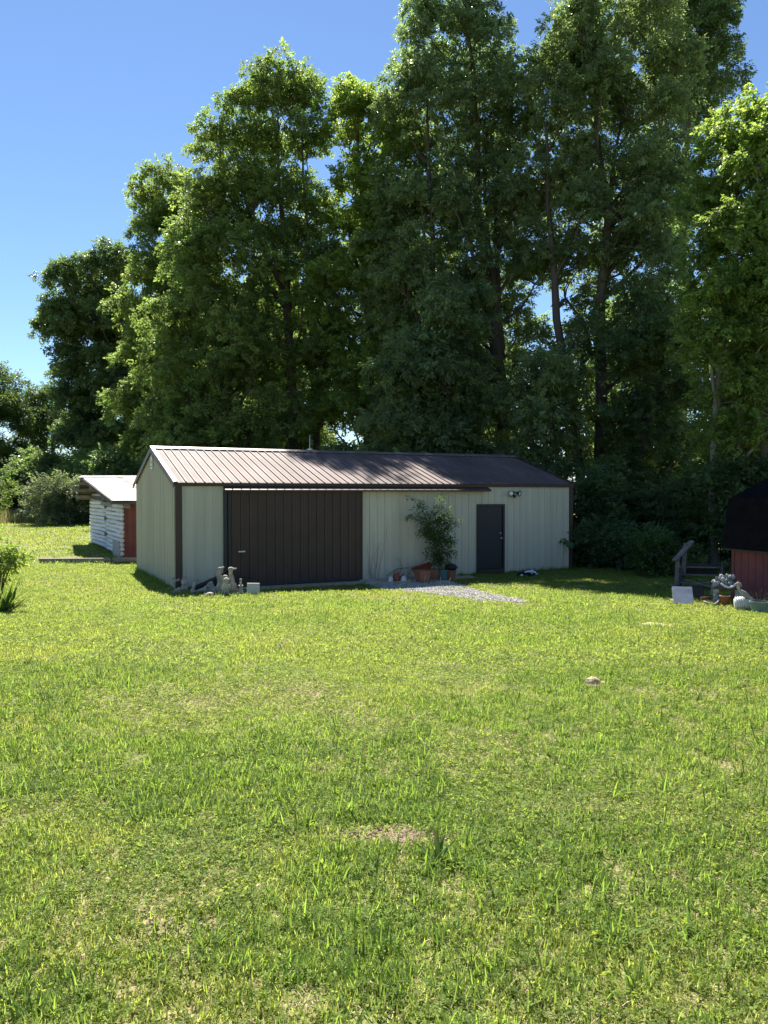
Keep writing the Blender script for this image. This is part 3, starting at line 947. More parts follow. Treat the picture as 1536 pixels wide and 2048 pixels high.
# long-necked birds
statue('pelican_statue', 'tall stone bird statue at the left of the pair, head bent to its breast', 439, 1188,
       [((0, 0, .13), (.10, .10, .15)), ((.0, 0, .30), (.075, .075, .13)), ((-.015, 0, .46), (.045, .05, .12)), ((-.01, 0, .56), (.065, .055, .055)), ((.045, -.02, .595), (.06, .04, .028), (0, -25, 0)), ((-.06, -.01, .46), (.022, .03, .12), (0, 10, 0)), ((.0, 0, .02), (.10, .10, .035))])
statue('pelican_statue', 'tall stone bird statue at the right of the pair, beak pointing sideways', 461, 1188,
       [((.02, 0, .14), (.12, .11, .16)), ((.0, 0, .32), (.075, .075, .14)), ((-.015, 0, .47), (.05, .05, .12)), ((-.01, 0, .565), (.07, .055, .055)), ((.07, -.02, .575), (.075, .03, .022), (0, -8, 0)), ((-.03, -.05, .58), (.03, .03, .03)), ((.0, 0, .02), (.13, .11, .035)), ((.10, 0, .06), (.06, .06, .06))])
statue('bird_statue', 'rounded stone bird statue with curled neck behind the child figure', 447, 1189,
       [((0, 0, .12), (.09, .09, .14)), ((.01, 0, .28), (.065, .065, .12)), ((.03, -.01, .39), (.075, .06, .06)), ((-.045, -.03, .36), (.025, .03, .08)), ((.06, -.05, .37), (.03, .04, .03))], dy=.05)
statue('child_statue', 'grey stone statue of a child in a hat between the tall birds', 454, 1191,
       [((-.035, 0, .06), (.03, .04, .09)), ((.035, 0, .06), (.03, .04, .09)), ((0, 0, .19), (.062, .05, .10)), ((0, 0, .335), (.055, .052, .055)), ((0, 0, .375), (.075, .07, .018)), ((0, 0, .39), (.045, .045, .03)), ((-.07, -.02, .21), (.02, .025, .075), (0, 20, 0)), ((-.05, -.05, .15), (.05, .02, .018), (0, 20, 0)), ((.07, -.02, .21), (.02, .025, .075), (0, -20, 0)), ((.075, -.05, .17), (.03, .025, .02))], m='stone_dark', dy=-.05, rem=.012)
statue('figure_statue', 'stout pale stone figure with folded arms at the left of the statue group', 367, 1184,
       [((0, 0, .09), (.09, .075, .11)), ((0, 0, .21), (.075, .065, .09)), ((0, 0, .335), (.055, .055, .055)), ((.055, -.02, .30), (.035, .035, .032)), ((-.055, -.01, .25), (.03, .035, .06), (0, -30, 0)), ((.06, -.03, .24), (.03, .03, .06), (0, 20, 0)), ((-.08, -.02, .05), (.05, .06, .05)), ((0, -.05, .2), (.05, .03, .02))])
statue('birdbath_statue', 'stone figure with a shell bowl at the far left of the statue group', 350, 1182,
       [((0, 0, .03), (.06, .06, .035)), ((0, 0, .12), (.028, .028, .13)), ((.0, 0, .25), (.10, .085, .045)), ((-.08, .0, .28), (.03, .04, .045)), ((.04, -.02, .285), (.06, .05, .03)), ((-.03, .0, .18), (.05, .05, .04))], m='stone_dark', dy=.15)
statue('angel_wing_statue', 'small stone wing stretched out sideways beside the stout figure', 383, 1180,
       [((-.02, 0, .10), (.03, .03, .12)), ((.03, 0, .22), (.12, .025, .03), (0, -10, 0)), ((.10, 0, .24), (.05, .02, .025)), ((.0, 0, .16), (.07, .02, .05), (0, -25, 0)), ((-.02, 0, .01), (.07, .06, .02))], m='stone_dark', dy=.12, rem=.013)
statue('lying_statue', 'pale stone animal lying on its side in the grass before the wall', 402, 1187,
       [((0, 0, .06), (.16, .09, .06), (0, -18, 0)), ((.10, .0, .13), (.09, .07, .05), (0, -30, 0)), ((.15, -.03, .17), (.05, .045, .045)), ((-.12, -.03, .03), (.09, .05, .035)), ((.12, -.06, .05), (.05, .04, .05)), ((.05, -.07, .07), (.08, .03, .03), (0, -15, 0)), ((.2, -.02, .05), (.05, .06, .06)), ((-.18, -.03, .03), (.06, .03, .02))])
statue('stone_shell', 'rounded grey stone slab with pointed top behind the lying animal', 417, 1183,
       [((0, 0, .10), (.10, .035, .12)), ((.02, .0, .19), (.06, .03, .05)), ((0, 0, .02), (.10, .05, .03))], m='stone_dark', dy=.2, cat='stone')
statue('boulder', 'dark rounded rock at the foot of the tall birds', 427, 1188,
       [((0, 0, .07), (.07, .06, .085)), ((.01, 0, .12), (.05, .045, .05))], m='stone_dark', cat='rock')
statue('pagoda_lantern', 'small dark stone lantern post right of the tall birds', 480, 1190,
       [((0, 0, .05), (.065, .065, .06)), ((0, 0, .13), (.045, .045, .06)), ((0, 0, .20), (.065, .065, .022)), ((0, 0, .27), (.028, .028, .09)), ((0, 0, .345), (.032, .032, .022))], m='stone_dark', rem=.011, cat='lantern')
statue('frog_statue', 'squat stone frog at the far left end of the statue group', 356, 1187, [((0, 0, .06), (.08, .07, .065)), ((.05, -.03, .12), (.045, .04, .04)), ((-.06, -.03, .03), (.05, .04, .03)), ((.07, -.05, .03), (.03, .04, .03))], dy=-.05)
statue('rabbit_statue', 'small upright stone rabbit between the stout figure and the lying animal', 386, 1188, [((0, 0, .07), (.06, .055, .08)), ((.02, -.01, .17), (.04, .04, .045)), ((.01, 0, .24), (.013, .015, .06)), ((.035, 0, .235), (.013, .015, .055), (0, 15, 0)), ((0, -.04, .02), (.05, .04, .025))], dy=0, rem=.011)
statue('turtle_statue', 'low domed stone turtle at the feet of the lying animal', 421, 1192, [((0, 0, .04), (.09, .08, .055)), ((-.10, -.02, .045), (.035, .03, .03)), ((.06, -.07, .02), (.03, .03, .02)), ((-.05, -.07, .02), (.03, .03, .02))], dy=-.05)
statue('broken_urn', 'broken pale stone urn leaning behind the stout figure', 374, 1181, [((0, 0, .10), (.09, .08, .11)), ((.02, 0, .22), (.06, .06, .03)), ((0, 0, .02), (.07, .07, .03))], dy=.3, cat='urn')
random.seed(11)
for (px, py, s_, lab) in ((338, 1180, .05, 'small grey stone in the grass at the building corner'), (412, 1188, .05, 'small pale stone in the grass before the lying animal'), (446, 1191, .045, 'flat pale stone at the feet of the child statue'), (488, 1180, .06, 'grey stone half hidden behind the lantern post')):
    q = clutter(px, py); m_ = MB(); m_.ell((0, 0, s_ * .5), (s_ * 1.3, s_, s_ * .7), None, 8, 6, .12)
    tag(m_.build('field_stone', M['stone'], None, True, loc=q), lab, 'stone')
q = clutter(505, 1190)
o = MB().box((0, 0, .125), (.285, .10, .27)).build('stone_block', M['block'], None, loc=q + Vector((0, .08, 0)), rot=(R(-4), R(1.5), R(8)))
bv = o.modifiers.new('edge', 'BEVEL'); bv.width = .008; bv.segments = 2
tag(o, 'upright pale square stone block on the grass before the sliding door', 'stone block')
# black plastic sheet-metal scoop leaning at the wall, and a solar stake
q = on_bld(.72, -.28, 0)
bk = thing('wheelbarrow', 'black wheelbarrow tray tipped up against the wall behind the statues', 'wheelbarrow', q, TH)
m_ = MB(); m_.add([(-.35, 0, .05), (.55, .05, .42), (.60, .08, .06), (-.25, .08, .0), (-.33, .16, .10), (.56, .2, .44), (.6, .22, .08), (-.25, .2, .0)],
                  [(0, 1, 5, 4), (0, 3, 2, 1), (3, 7, 6, 2), (1, 2, 6, 5), (0, 4, 7, 3)])
m_.build('tray', M['black'], bk)
m_ = MB(); m_.tube([(.2, -.02, .12), (.5, -.15, .30), (.9, -.2, .30), (1.05, -.2, .27)], .014, 6); m_.build('handle', M['black'], bk)
q = clutter(396, 1176) + Vector((0, .6, 0)); q.z = gz(q.x, q.y)
stv = thing('garden_stake', 'thin dark stake with a yellow tip leaning before the wall', 'stake', q)
m_ = MB(); m_.tube([(0, 0, 0), (-.115, .05, .74)], .008, 6); m_.build('rod', M['black'], stv)
MB().ell((-.118, .052, .755), (.035, .03, .022)).build('tip', M['yellow'], stv, True)

# ------------------------------------------------------------------ pots along the wall
q = clutter(847, 1166); q.y += .15
hx = thing('hexagonal_planter', 'large six-sided terracotta planter before the wall under the small tree', 'planter', q, R(10))
m_ = MB(); m_.lathe([(0, 0), (.20, 0), (.265, .29), (.285, .29), (.29, .325), (.255, .325), (.245, .27), (0, .26)], 6); m_.build('body', M['terracotta'], hx)
MB().lathe([(0, .275), (.24, .275)], 6).build('potting_soil', M['soil'], hx)
q = clutter(869, 1160); q.y += .12
m_ = MB(); m_.lathe([(0, 0), (.13, 0), (.17, .26), (.185, .26), (.185, .29), (.165, .29), (.155, .24), (0, .23)], 16)
tag(m_.build('round_pot', M['terracotta'], None, loc=q), 'round terracotta pot just right of the six-sided planter', 'pot')
q = on_bld(6.66, -.42, 0)
m_ = MB(); m_.add([(-.25, -.07, .0), (.25, -.07, 0), (.25, .07, 0), (-.25, .07, 0), (-.29, -.09, .14), (.29, -.09, .14), (.29, .09, .14), (-.29, .09, .14), (-.27, -.07, .13), (.27, -.07, .13), (.27, .07, .13), (-.27, .07, .13), (-.25, -.06, .03), (.25, -.06, .03), (.25, .06, .03), (-.25, .06, .03)],
                  [(0, 3, 2, 1), (0, 1, 5, 4), (1, 2, 6, 5), (2, 3, 7, 6), (3, 0, 4, 7), (4, 5, 9, 8), (5, 6, 10, 9), (6, 7, 11, 10), (7, 4, 8, 11), (8, 9, 13, 12), (9, 10, 14, 13), (10, 11, 15, 14), (11, 8, 12, 15), (12, 13, 14, 15)])
tag(m_.build('window_box', M['redplastic'], None, loc=q + Vector((0, 0, .24)), rot=(R(20), R(-14), TH)), 'long red plastic window box tipped behind the six-sided planter', 'planter')
q = clutter(793, 1163); q.y += .1
wc = thing('watering_can', 'faded red plastic watering can with a spout standing on the gravel', 'watering can', q, R(10))
MB().lathe([(0, 0), (.095, 0), (.105, .03), (.10, .13), (.075, .19), (.08, .21), (.065, .21), (.06, .18)], 16).build('body', M['redplastic'], wc, True)
MB().tube([(.085, -.0, .07), (.15, 0, .15), (.21, 0, .21)], [.022, .016, .02], 8).build('spout', M['redplastic'], wc, True)
MB().tube([(-.07, 0, .19), (-.06, 0, .26), (.02, 0, .275), (.07, 0, .20)], .011, 6).build('handle', M['redplastic'], wc, True)
for (px, py, lab) in ((781, 1164, 'crumpled white bag left of the red watering can'), (808, 1163, 'crumpled white bag right of the red watering can')):
    q = clutter(px, py); m_ = MB(); random.seed(px); m_.ell((0, 0, .06), (.07, .06, .085), None, 9, 6, .22)
    tag(m_.build('plastic_bag', M['white_plastic'], None, False, loc=q), lab, 'bag')
q = clutter(886, 1160); q.y += .12
tp = thing('teal_pot', 'faded teal plastic pot holding the small tree against the wall', 'pot', q)
MB().lathe([(0, 0), (.13, 0), (.155, .25), (.17, .25), (.17, .28), (.15, .28), (.14, .24), (0, .23)], 16).build('body', M['teal'], tp)
MB().lathe([(0, .238), (.138, .238)], 14).build('potting_soil', M['soil'], tp)
TREEPOT = q.copy()
q = clutter(902, 1159); q.y += .14
rpz = thing('pot_under_kettle', 'terracotta pot carrying the black kettle grill right of the teal pot', 'pot', q)
MB().lathe([(0, 0), (.12, 0), (.155, .22), (.17, .22), (.17, .25), (.15, .25), (.14, .2), (0, .19)], 16).build('body', M['terracotta'], rpz)
kg = thing('kettle_grill', 'small black kettle with a knobbed lid sitting on a terracotta pot', 'kettle', q + Vector((0, 0, .252)))
MB().lathe([(0, .0), (.12, .0), (.17, .03), (.185, .07), (.185, .075)], 18).build('bowl', M['black'], kg, True)
MB().lathe([(.19, .075), (.19, .085), (.16, .14), (.08, .18), (0, .19)], 18).build('lid', M['black'], kg, True)
m_ = MB(); m_.lathe([(0, .185), (.05, .19), (.05, .205), (.02, .215), (.016, .25), (.02, .27), (0, .275)], 10); m_.tube([(-.02, 0, .27), (0, 0, .33), (.015, 0, .27)], .006, 5); m_.build('knob', M['steel'], kg, True)
MB().box((.2, 0, .06), (.07, .03, .015)).build('side_handle', M['black'], kg)
q = clutter(882, 1165)
tag(MB().box((0, 0, .02), (.40, .20, .05), (0, 0, R(20))).build('paving_slab', M['slab'], None, loc=q), 'flat grey paving slab lying before the teal pot', 'slab')
q = clutter(741, 1166)
tag(MB().box((0, 0, .02), (.36, .2, .045), (0, 0, R(24))).build('paving_slab', M['slab'], None, loc=q), 'flat grey paving slab lying at the right foot of the sliding door', 'slab')
# cloth heap by the door
q = clutter(1058, 1153); q.y += .15
chp = thing('cloth_heap', 'heap of black and pale blue cloth dropped by the wall right of the door', 'cloth heap', q, TH)
random.seed(21)
m_ = MB()
for k in range(14):
    m_.ell((random.uniform(-.27, .27), random.uniform(-.1, .1), random.uniform(.02, .06)), (random.uniform(.09, .16), random.uniform(.06, .1), random.uniform(.035, .07)), Euler((random.uniform(-.4, .4), random.uniform(-.4, .4), random.uniform(0, 3))).to_matrix(), 9, 6, .16)
m_.build('dark_cloth', M['cloth_black'], chp)
m_ = MB()
for (x, y, z, a, b_, c_) in ((-.05, -.03, .12, .14, .08, .035), (.06, -.02, .13, .12, .07, .03), (.18, -.05, .10, .09, .05, .025), (-.24, -.09, .05, .09, .04, .025), (.0, -.10, .06, .07, .04, .03), (.25, -.08, .05, .06, .04, .02)):
    m_.ell((x, y, z), (a, b_, c_), Euler((random.uniform(-.4, .4), random.uniform(-.3, .3), random.uniform(-.5, .5))).to_matrix(), 9, 6, .2)
m_.build('pale_cloth', M['cloth_white'], chp)
# bare vines on the wall, and the dead sticks by the pots
random.seed(31)
m_ = MB()
for k in range(7):
    x = 5.35 + random.uniform(-.12, .12); pts = []
    top = random.uniform(.9, 1.6); dx = random.uniform(-.35, .3)
    for i in range(7):
        t = i / 6; pts.append(on_bld(x + dx * t + random.uniform(-.03, .03), -.06 - .03 * t, t * top))
    m_.tube([q - on_bld(5.35, -.06, 0) for q in pts], [.006 * (1 - .7 * i / 6) for i in range(7)], 5)
tag(m_.build('bare_vine', M['twig'], None, loc=on_bld(5.35, -.06, 0)), 'thin bare vine stems climbing the wall beside the sliding door', 'vine')
m_ = MB()
o0 = on_bld(6.6, -.30, 0)
for pts in ([(-.9, -.1, .08), (-.6, -.05, .28), (-.2, 0, .33), (.2, .1, .40), (.65, .2, .62)], [(-.6, 0, .05), (-.45, .02, .3), (-.5, .0, .5), (-.62, 0, .58)], [(-.3, 0, .06), (-.2, 0, .26), (.05, .05, .36), (.2, .05, .55)], [(-.75, 0, .22), (-.4, 0, .30), (-.1, 0, .25)]):
    m_.tube([Vector(q) for q in pts], [.008 * (1 - .6 * i / (len(pts) - 1)) for i in range(len(pts))], 5)
tag(m_.build('dead_branch', M['twig'], None, loc=o0), 'dead reddish branch sprawling over the pots along the wall', 'branch')
random.seed(33)
for px, py in ((818, 1174), (830, 1170), (850, 1172), (856, 1168), (899, 1172), (882, 1172), (760, 1172)):
    q = clutter(px, py); h = random.uniform(.14, .28)
    m_ = MB(); m_.tube([(0, 0, -.02), (random.uniform(-.02, .02), 0, h * .6), (random.uniform(-.04, .04), 0, h)], [.005, .004, .006], 5)
    tag(m_.build('dry_stem', M['stone'], None, loc=q), 'short dry stem sticking up from the gravel before the pots', 'stem', 'dry stems in the gravel')


# ------------------------------------------------------------------ leaves
def spray_mesh(name, n, ln, lw, leaf_l, m, seed, droop=.5, spread=.9, asp=.5):
    """a twig's worth of leaves along +X; each leaf two triangles folded along its midrib"""
    g = np.random.default_rng(seed)
    v = []; f = []; tint = []
    for i in range(n):
        t = (i + .5) / n
        base = np.array([t * ln, (g.random() - .5) * lw, (g.random() - .5) * lw * .6 - droop * .10 * t * t])
        side = 1 if i % 2 else -1
        ang = side * g.uniform(.35, 1.2) * spread
        d = np.array([math.cos(ang), math.sin(ang), g.normal(0, .35) - droop * g.uniform(.1, 1.0)])
        d /= np.linalg.norm(d)
        nrm = np.array([g.normal(0, .5), g.normal(0, .5), 1.0]); nrm -= d * nrm.dot(d); nrm /= np.linalg.norm(nrm)
        b = np.cross(nrm, d)
        l = leaf_l * g.uniform(.7, 1.25); wd = l * g.uniform(.85, 1.15) * asp
        o = len(v)
        v += [base, base + d * l * .45 + b * wd * .5 + nrm * wd * .14, base + d * l - nrm * l * .12, base + d * l * .45 - b * wd * .5 + nrm * wd * .14]
        f += [(o, o + 1, o + 2), (o, o + 2, o + 3)]
        c = g.random(); tint += [c, c]
    return raw_mesh(name, v, f, m, tint)


SPRAY = {}
for k, (n, ln, lw, ll, dr_, asp_) in dict(oak=(20, .42, .34, .15, .4, .58), hickory=(20, .46, .32, .17, .8, .46), dark=(20, .42, .34, .15, .5, .56), maple=(20, .42, .34, .15, .5, .66), shrub=(20, .36, .26, .085, .3, .55), silver=(20, .40, .26, .10, .3, .5)).items():
    SPRAY[k] = scatter_group(source_collection('spray_' + k, [spray_mesh('spray_%s_%d' % (k, i), n, ln, lw, ll, LEAF[k], 100 + i, dr_, .9, asp_) for i in range(4)]))


def dirs_to_euler(d, roll):
    yaw = np.arctan2(d[:, 1], d[:, 0]); pit = -np.arcsin(np.clip(d[:, 2], -1, 1))
    return np.stack([roll, pit, yaw], 1)


def clump_sprays(g, cen, rad, n, scale, droop=.35):
    """sprays over the shells of the clumps: positions, rotations, sizes"""
    P, Rr, S = [], [], []
    for c, r_ in zip(cen, rad):
        k = max(4, int(n * r_ * r_))
        u = g.normal(size=(k, 3)); u /= np.linalg.norm(u, axis=1)[:, None]
        u[:, 2] = np.where(u[:, 2] < -.35, -u[:, 2] * .8, u[:, 2])
        rr = r_ * g.uniform(.35, 1.0, k) ** .5
        P.append(c + u * rr[:, None] * np.array([1, 1, .9]))
        d = u * np.array([1, 1, .6]) + np.array([0, 0, -droop]) + g.normal(0, .35, (k, 3))
        d /= np.linalg.norm(d, axis=1)[:, None]
        Rr.append(dirs_to_euler(d, g.normal(0, .5, k)))
        S.append(scale * g.uniform(.7, 1.2, k))
    return np.concatenate(P), np.concatenate(Rr), np.concatenate(S)


TREES = []


def tree(name, label, dist, rows, stems, kind, n=40, seed=1, bark='bark', cl=.6, lr=1.6, lz=1.25, thick=.55, dens=62, scale=1.0, clear=0.0, group='trees behind the building', maxth=3.2, cat='tree'):
    """rows: the crown's outline seen from the lawn (y, x left, x right), top first; stems: trunk lines ((x, y, radius m) from the foot up)"""
    g = np.random.default_rng(seed)
    rnd = random.Random(seed)
    fx, fy, _ = px_at(stems[0][0][0], stems[0][0][1], dist)
    fz = gz(fx, fy)
    root = thing(name, label, cat, (fx, fy, fz), 0, group)
    org = Vector((fx, fy, fz))
    zs = np.array([px_at(0, y, dist)[2] for y, a, b in rows])[::-1]
    xl = np.array([px_at(a, 900, dist)[0] for y, a, b in rows])[::-1]
    xr = np.array([px_at(b, 900, dist)[0] for y, a, b in rows])[::-1]
    zmin, zmax = zs[0], zs[-1]
    # the crown is built of boughs (lobes), each carrying clumps of leaves over its upper and outer side
    stem_pts = [[px_at(x, y, dist) for x, y, r_ in st] for st in stems]
    lob, lrad, cen, rad, own = [], [], [], [], []
    tries = 0
    wmax = np.max(xr - xl) / 2
    while len(lob) < n and tries < n * 60:
        tries += 1
        z = g.uniform(zmin, zmax)
        a = np.interp(z, zs, xl); b = np.interp(z, zs, xr)
        hw = (b - a) / 2
        if g.random() > (hw + .3) / wmax: continue
        R_ = lr * g.uniform(.65, 1.3)
        R_ = min(R_, max(.45, hw * .85))
        t = g.uniform(0, 2 * math.pi); q = math.sqrt(g.random()) ** .6
        hx = max(.05, hw - R_ * .8); hy = min(max(hw * thick, .6), maxth)
        c = np.array([(a + b) / 2 + hx * q * math.cos(t), dist + hy * q * math.sin(t), min(z, zmax - R_ * .9 * min(lz, 1.3) - cl * .45)])
        if any(np.linalg.norm((c - p) / np.array([1, 1, lz])) < .62 * (R_ + s_) for p, s_ in zip(lob, lrad)): continue
        lob.append(c); lrad.append(R_)
        k = max(3, int(3.4 * (R_ / cl) ** 1.7))
        for i in range(k):
            u = g.normal(size=3); u /= np.linalg.norm(u)
            if u[2] < -.55: u[2] = -u[2] * .7
            p = c + u * R_ * g.uniform(.55, 1.0) * np.array([.95, .95, .95 * lz])
            hide = False
            if clear:
                for sp_ in stem_pts:
                    xs_ = np.interp(p[2], [v[2] for v in sp_], [v[0] for v in sp_])
                    if abs(p[0] - xs_) < clear and p[1] < dist + .4 and sp_[0][2] < p[2] < sp_[-1][2] - 3: hide = True
            if hide: continue
            cen.append(p); rad.append(cl * g.uniform(.65, 1.25)); own.append(len(lob) - 1)
    cen = np.array(cen); rad = np.array(rad)
    # trunk and limbs
    tb = MB()
    lines = []
    for st in stems:
        pts = []
        for i, (x, y, r_) in enumerate(st):
            X_, Y_, Z_ = px_at(x, y, dist)
            if i == 0 and st is stems[0]: Z_ = fz - .15
            pts.append((Vector((X_, Y_ + (0 if i == 0 else rnd.uniform(-.5, .5)), Z_)), r_))
        lines.append(pts)
        # finer, slightly crooked path
        fp, fr = [], []
        for (p, ra), (q, rb) in zip(pts[:-1], pts[1:]):
            m_ = max(2, int((q - p).length / 1.6))
            for i in range(m_):
                t = i / m_; s = p.lerp(q, t)
                if i: s += Vector((rnd.uniform(-.07, .07), rnd.uniform(-.07, .07), 0))
                fp.append(s - org); fr.append(ra + (rb - ra) * t)
        fp.append(pts[-1][0] - org); fr.append(pts[-1][1])
        if st is stems[0]: fr[0] *= 1.35
        tb.tube(fp, fr, 8, jit=.06)
    samples = [(a[0].lerp(b[0], t), a[1] + (b[1] - a[1]) * t) for ln in lines for a, b in zip(ln[:-1], ln[1:]) for t in (0, .25, .5, .75)]
    for j, c in enumerate(lob):
        cv = Vector(c)
        best = None
        for s, sr in samples:
            hd = math.hypot(s.x - cv.x, s.y - cv.y); dz = cv.z - s.z
            if dz < hd * .25: continue
            cost = hd + abs(dz - hd * 1.1)
            if best is None or cost < best[0]: best = (cost, s, sr)
        if best is not None and best[0] < 12:
            s, sr = best[1], best[2]
            mid = s.lerp(cv, .5) + Vector((rnd.uniform(-.3, .3), rnd.uniform(-.3, .3), -.06 * (cv - s).length))
            r0_ = min(sr * .65, .022 * (cv - s).length + .03)
            q1 = s.lerp(mid, .5) + Vector((rnd.uniform(-.1, .1), 0, 0)); q3 = mid.lerp(cv, .5) + Vector((rnd.uniform(-.12, .12), 0, 0))
            tb.tube([s - org, q1 - org, mid - org, q3 - org, cv - org], [r0_, r0_ * .85, r0_ * .7, r0_ * .55, r0_ * .35], 5, caps=False)
        for i in range(len(cen)):
            if own[i] == j and rnd.random() < .5:
                e = Vector(cen[i]); m2 = cv.lerp(e, .5) + Vector((rnd.uniform(-.15, .15), rnd.uniform(-.15, .15), -.1))
                tb.tube([cv - org, m2 - org, e - org], [.03, .02, .008], 4, caps=False)
    tb.build('trunk', M[bark], root, True)
    P, Rr, S = clump_sprays(g, cen, rad, dens, scale)
    scatter('crown', SPRAY[kind], P, Rr, S, g.integers(0, 4, len(P)), LEAF[kind], root, tuple(org))
    TREES.append((name, len(P)))
    return root


def shrub(name, label, x, y, wd, dp, h, kind, seed, n=26, cl=.45, dens=150, scale=.8, cat='bush', group=None, stems=5, base=0.0):
    g = np.random.default_rng(seed); rnd = random.Random(seed)
    z0 = gz(x, y)
    root = thing(name, label, cat, (x, y, z0), 0, group)
    cen, rad = [], []
    for i in range(n):
        u = g.normal(size=3); u /= np.linalg.norm(u); q = g.random() ** .45
        c = np.array([x + u[0] * q * wd / 2, y + u[1] * q * dp / 2, z0 + base + (h - base) * (.5 + .48 * u[2] * q)])
        cen.append(c); rad.append(cl * g.uniform(.6, 1.2))
    tb = MB()
    for i in range(max(stems, 1)):
        c = Vector(cen[i % n]) - Vector((x, y, z0))
        tb.tube([(rnd.uniform(-.1, .1), rnd.uniform(-.1, .1), -.05), (c.x * .4, c.y * .4, max(.1, c.z * .5)), c], [.03, .022, .01], 5)
    tb.build('stem', M['bark'], root)
    P, Rr, S = clump_sprays(g, np.array(cen), np.array(rad), dens, scale, .1)
    keep = P[:, 2] > ground_z(P[:, 0], P[:, 1]) + .03
    scatter('foliage', SPRAY[kind], P[keep], Rr[keep], S[keep], g.integers(0, 4, keep.sum()), LEAF[kind], root, (x, y, z0))
    return root


# ---- the row of trees, as the skyline runs from left to right
tree('broadleaf_tree', 'dense tree at the far left with a ragged dark edge against the sky', 74,
     [(722, -25, 12), (770, -60, 42), (850, -110, 62), (930, -130, 85), (1010, -120, 80)], [[(-30, 1030, .25), (-30, 760, .06)]], 'shrub', 40, 1, scale=2.4, cl=1.0, lr=2.4, dens=34)
tree('broadleaf_tree', 'low rounded green tree between the far left tree and the spreading oak', 78,
     [(768, 95, 130), (800, 45, 160), (860, 25, 180), (930, 20, 190), (1015, 25, 190)], [[(105, 1032, .22), (100, 800, .05)]], 'shrub', 40, 2, scale=2.4, cl=1.0, lr=2.4, dens=34)
tree('oak_tree', 'spreading dark oak leaning left with lone boughs against the sky', 70,
     [(484, 190, 250), (525, 180, 285), (556, 92, 300), (600, 78, 300), (640, 56, 300), (672, 72, 330), (700, 100, 340), (780, 100, 340), (870, 110, 340), (960, 130, 300), (1020, 150, 300)],
     [[(300, 1040, .42), (272, 850, .34), (240, 700, .22), (225, 560, .08)], [(268, 830, .24), (200, 740, .14), (110, 650, .05)], [(255, 780, .2), (290, 640, .1), (280, 550, .05)], [(225, 985, .2), (180, 850, .16), (120, 760, .05)]], 'dark', 62, 3, scale=1.43, cl=.95, lr=2.3, dens=47)
tree('walnut_tree', 'taller feathery tree behind the oak with fine leaves at its edge', 56,
     [(332, 345, 410), (365, 295, 440), (420, 268, 450), (480, 255, 440), (560, 245, 440), (700, 225, 440), (850, 220, 440), (960, 220, 430)], [[(370, 1030, .35), (365, 700, .22), (362, 400, .05)]], 'oak', 56, 4, scale=1.18, cl=.75, lr=1.9, dens=60)
tree('broadleaf_tree', 'big bright green tree behind the left end of the metal building', 41,
     [(140, 530, 552), (165, 515, 600), (205, 478, 628), (245, 442, 660), (275, 424, 662), (330, 395, 668), (400, 385, 684), (480, 345, 690), (560, 315, 710), (660, 285, 720), (760, 275, 740), (860, 270, 740), (960, 285, 740)],
     [[(590, 1040, .33), (580, 720, .25), (572, 520, .16), (545, 230, .04)], [(575, 600, .15), (500, 430, .09), (470, 300, .04)], [(640, 1040, .2), (625, 700, .15), (615, 450, .07), (605, 270, .04)], [(470, 1040, .2), (450, 800, .15), (420, 560, .06)], [(728, 1040, .26), (738, 860, .22), (770, 755, .17), (800, 650, .08)]], 'oak', 95, 5, scale=0.97, cl=.66, lr=1.7, lz=1.4, dens=71, clear=.35)
tree('broadleaf_tree', 'narrow tree rising between the big bright tree and the tallest trees', 39.5,
     [(160, 688, 724), (185, 668, 757), (230, 650, 785), (270, 630, 850), (340, 650, 860), (420, 630, 860), (560, 610, 860), (700, 610, 860), (860, 620, 860)],
     [[(735, 1040, .28), (738, 620, .2), (712, 260, .05)], [(738, 640, .14), (690, 430, .05)]], 'maple', 58, 6, scale=0.94, cl=.62, lr=1.5, lz=1.5, dens=71)
tree('hickory_tree', 'tall silvery green tree with drooping leaves left of the sky gap', 37,
     [(-190, 835, 990), (-60, 818, 1020), (20, 818, 1032), (70, 790, 1036), (120, 778, 1060), (200, 745, 1080), (300, 740, 1095), (420, 735, 1100), (540, 730, 1118), (660, 730, 1118), (800, 740, 1080), (930, 750, 1080)],
     [[(1008, 1040, .34), (1005, 780, .28), (975, 600, .22), (958, 430, .18), (945, 150, .1), (930, -20, .04)], [(1003, 720, .2), (985, 560, .15), (968, 420, .09), (965, 260, .05)], [(1005, 700, .15), (990, 480, .10), (995, 330, .05)], [(880, 1040, .22), (875, 700, .16), (860, 400, .09), (850, 120, .04)]], 'hickory', 115, 7, scale=0.92, cl=.58, lr=1.4, lz=1.8, dens=73, clear=.45)
tree('hickory_tree', 'tall tree with a pale straight trunk right of the sky gap', 34,
     [(-20, 1090, 1300), (8, 1048, 1345), (40, 1042, 1350), (130, 1052, 1385), (230, 1030, 1392), (330, 1030, 1390), (440, 1040, 1380), (510, 1050, 1380), (550, 1165, 1380), (635, 1165, 1380), (670, 1050, 1385), (760, 1060, 1385), (860, 1060, 1390), (960, 1090, 1390)],
     [[(1195, 1050, .32), (1200, 860, .29), (1206, 600, .22), (1212, 430, .17), (1195, 260, .11), (1190, 80, .05)], [(1208, 520, .12), (1235, 300, .07), (1260, 120, .03)], [(1170, 1050, .24), (1150, 850, .2), (1112, 640, .17), (1105, 480, .13), (1090, 250, .06)], [(1112, 620, .08), (1135, 590, .06), (1168, 640, .045), (1180, 600, .03)], [(1145, 840, .1), (1160, 720, .07), (1172, 640, .05)]], 'hickory', 98, 8, scale=0.91, cl=.56, lr=1.4, lz=1.7, dens=73, clear=.45)
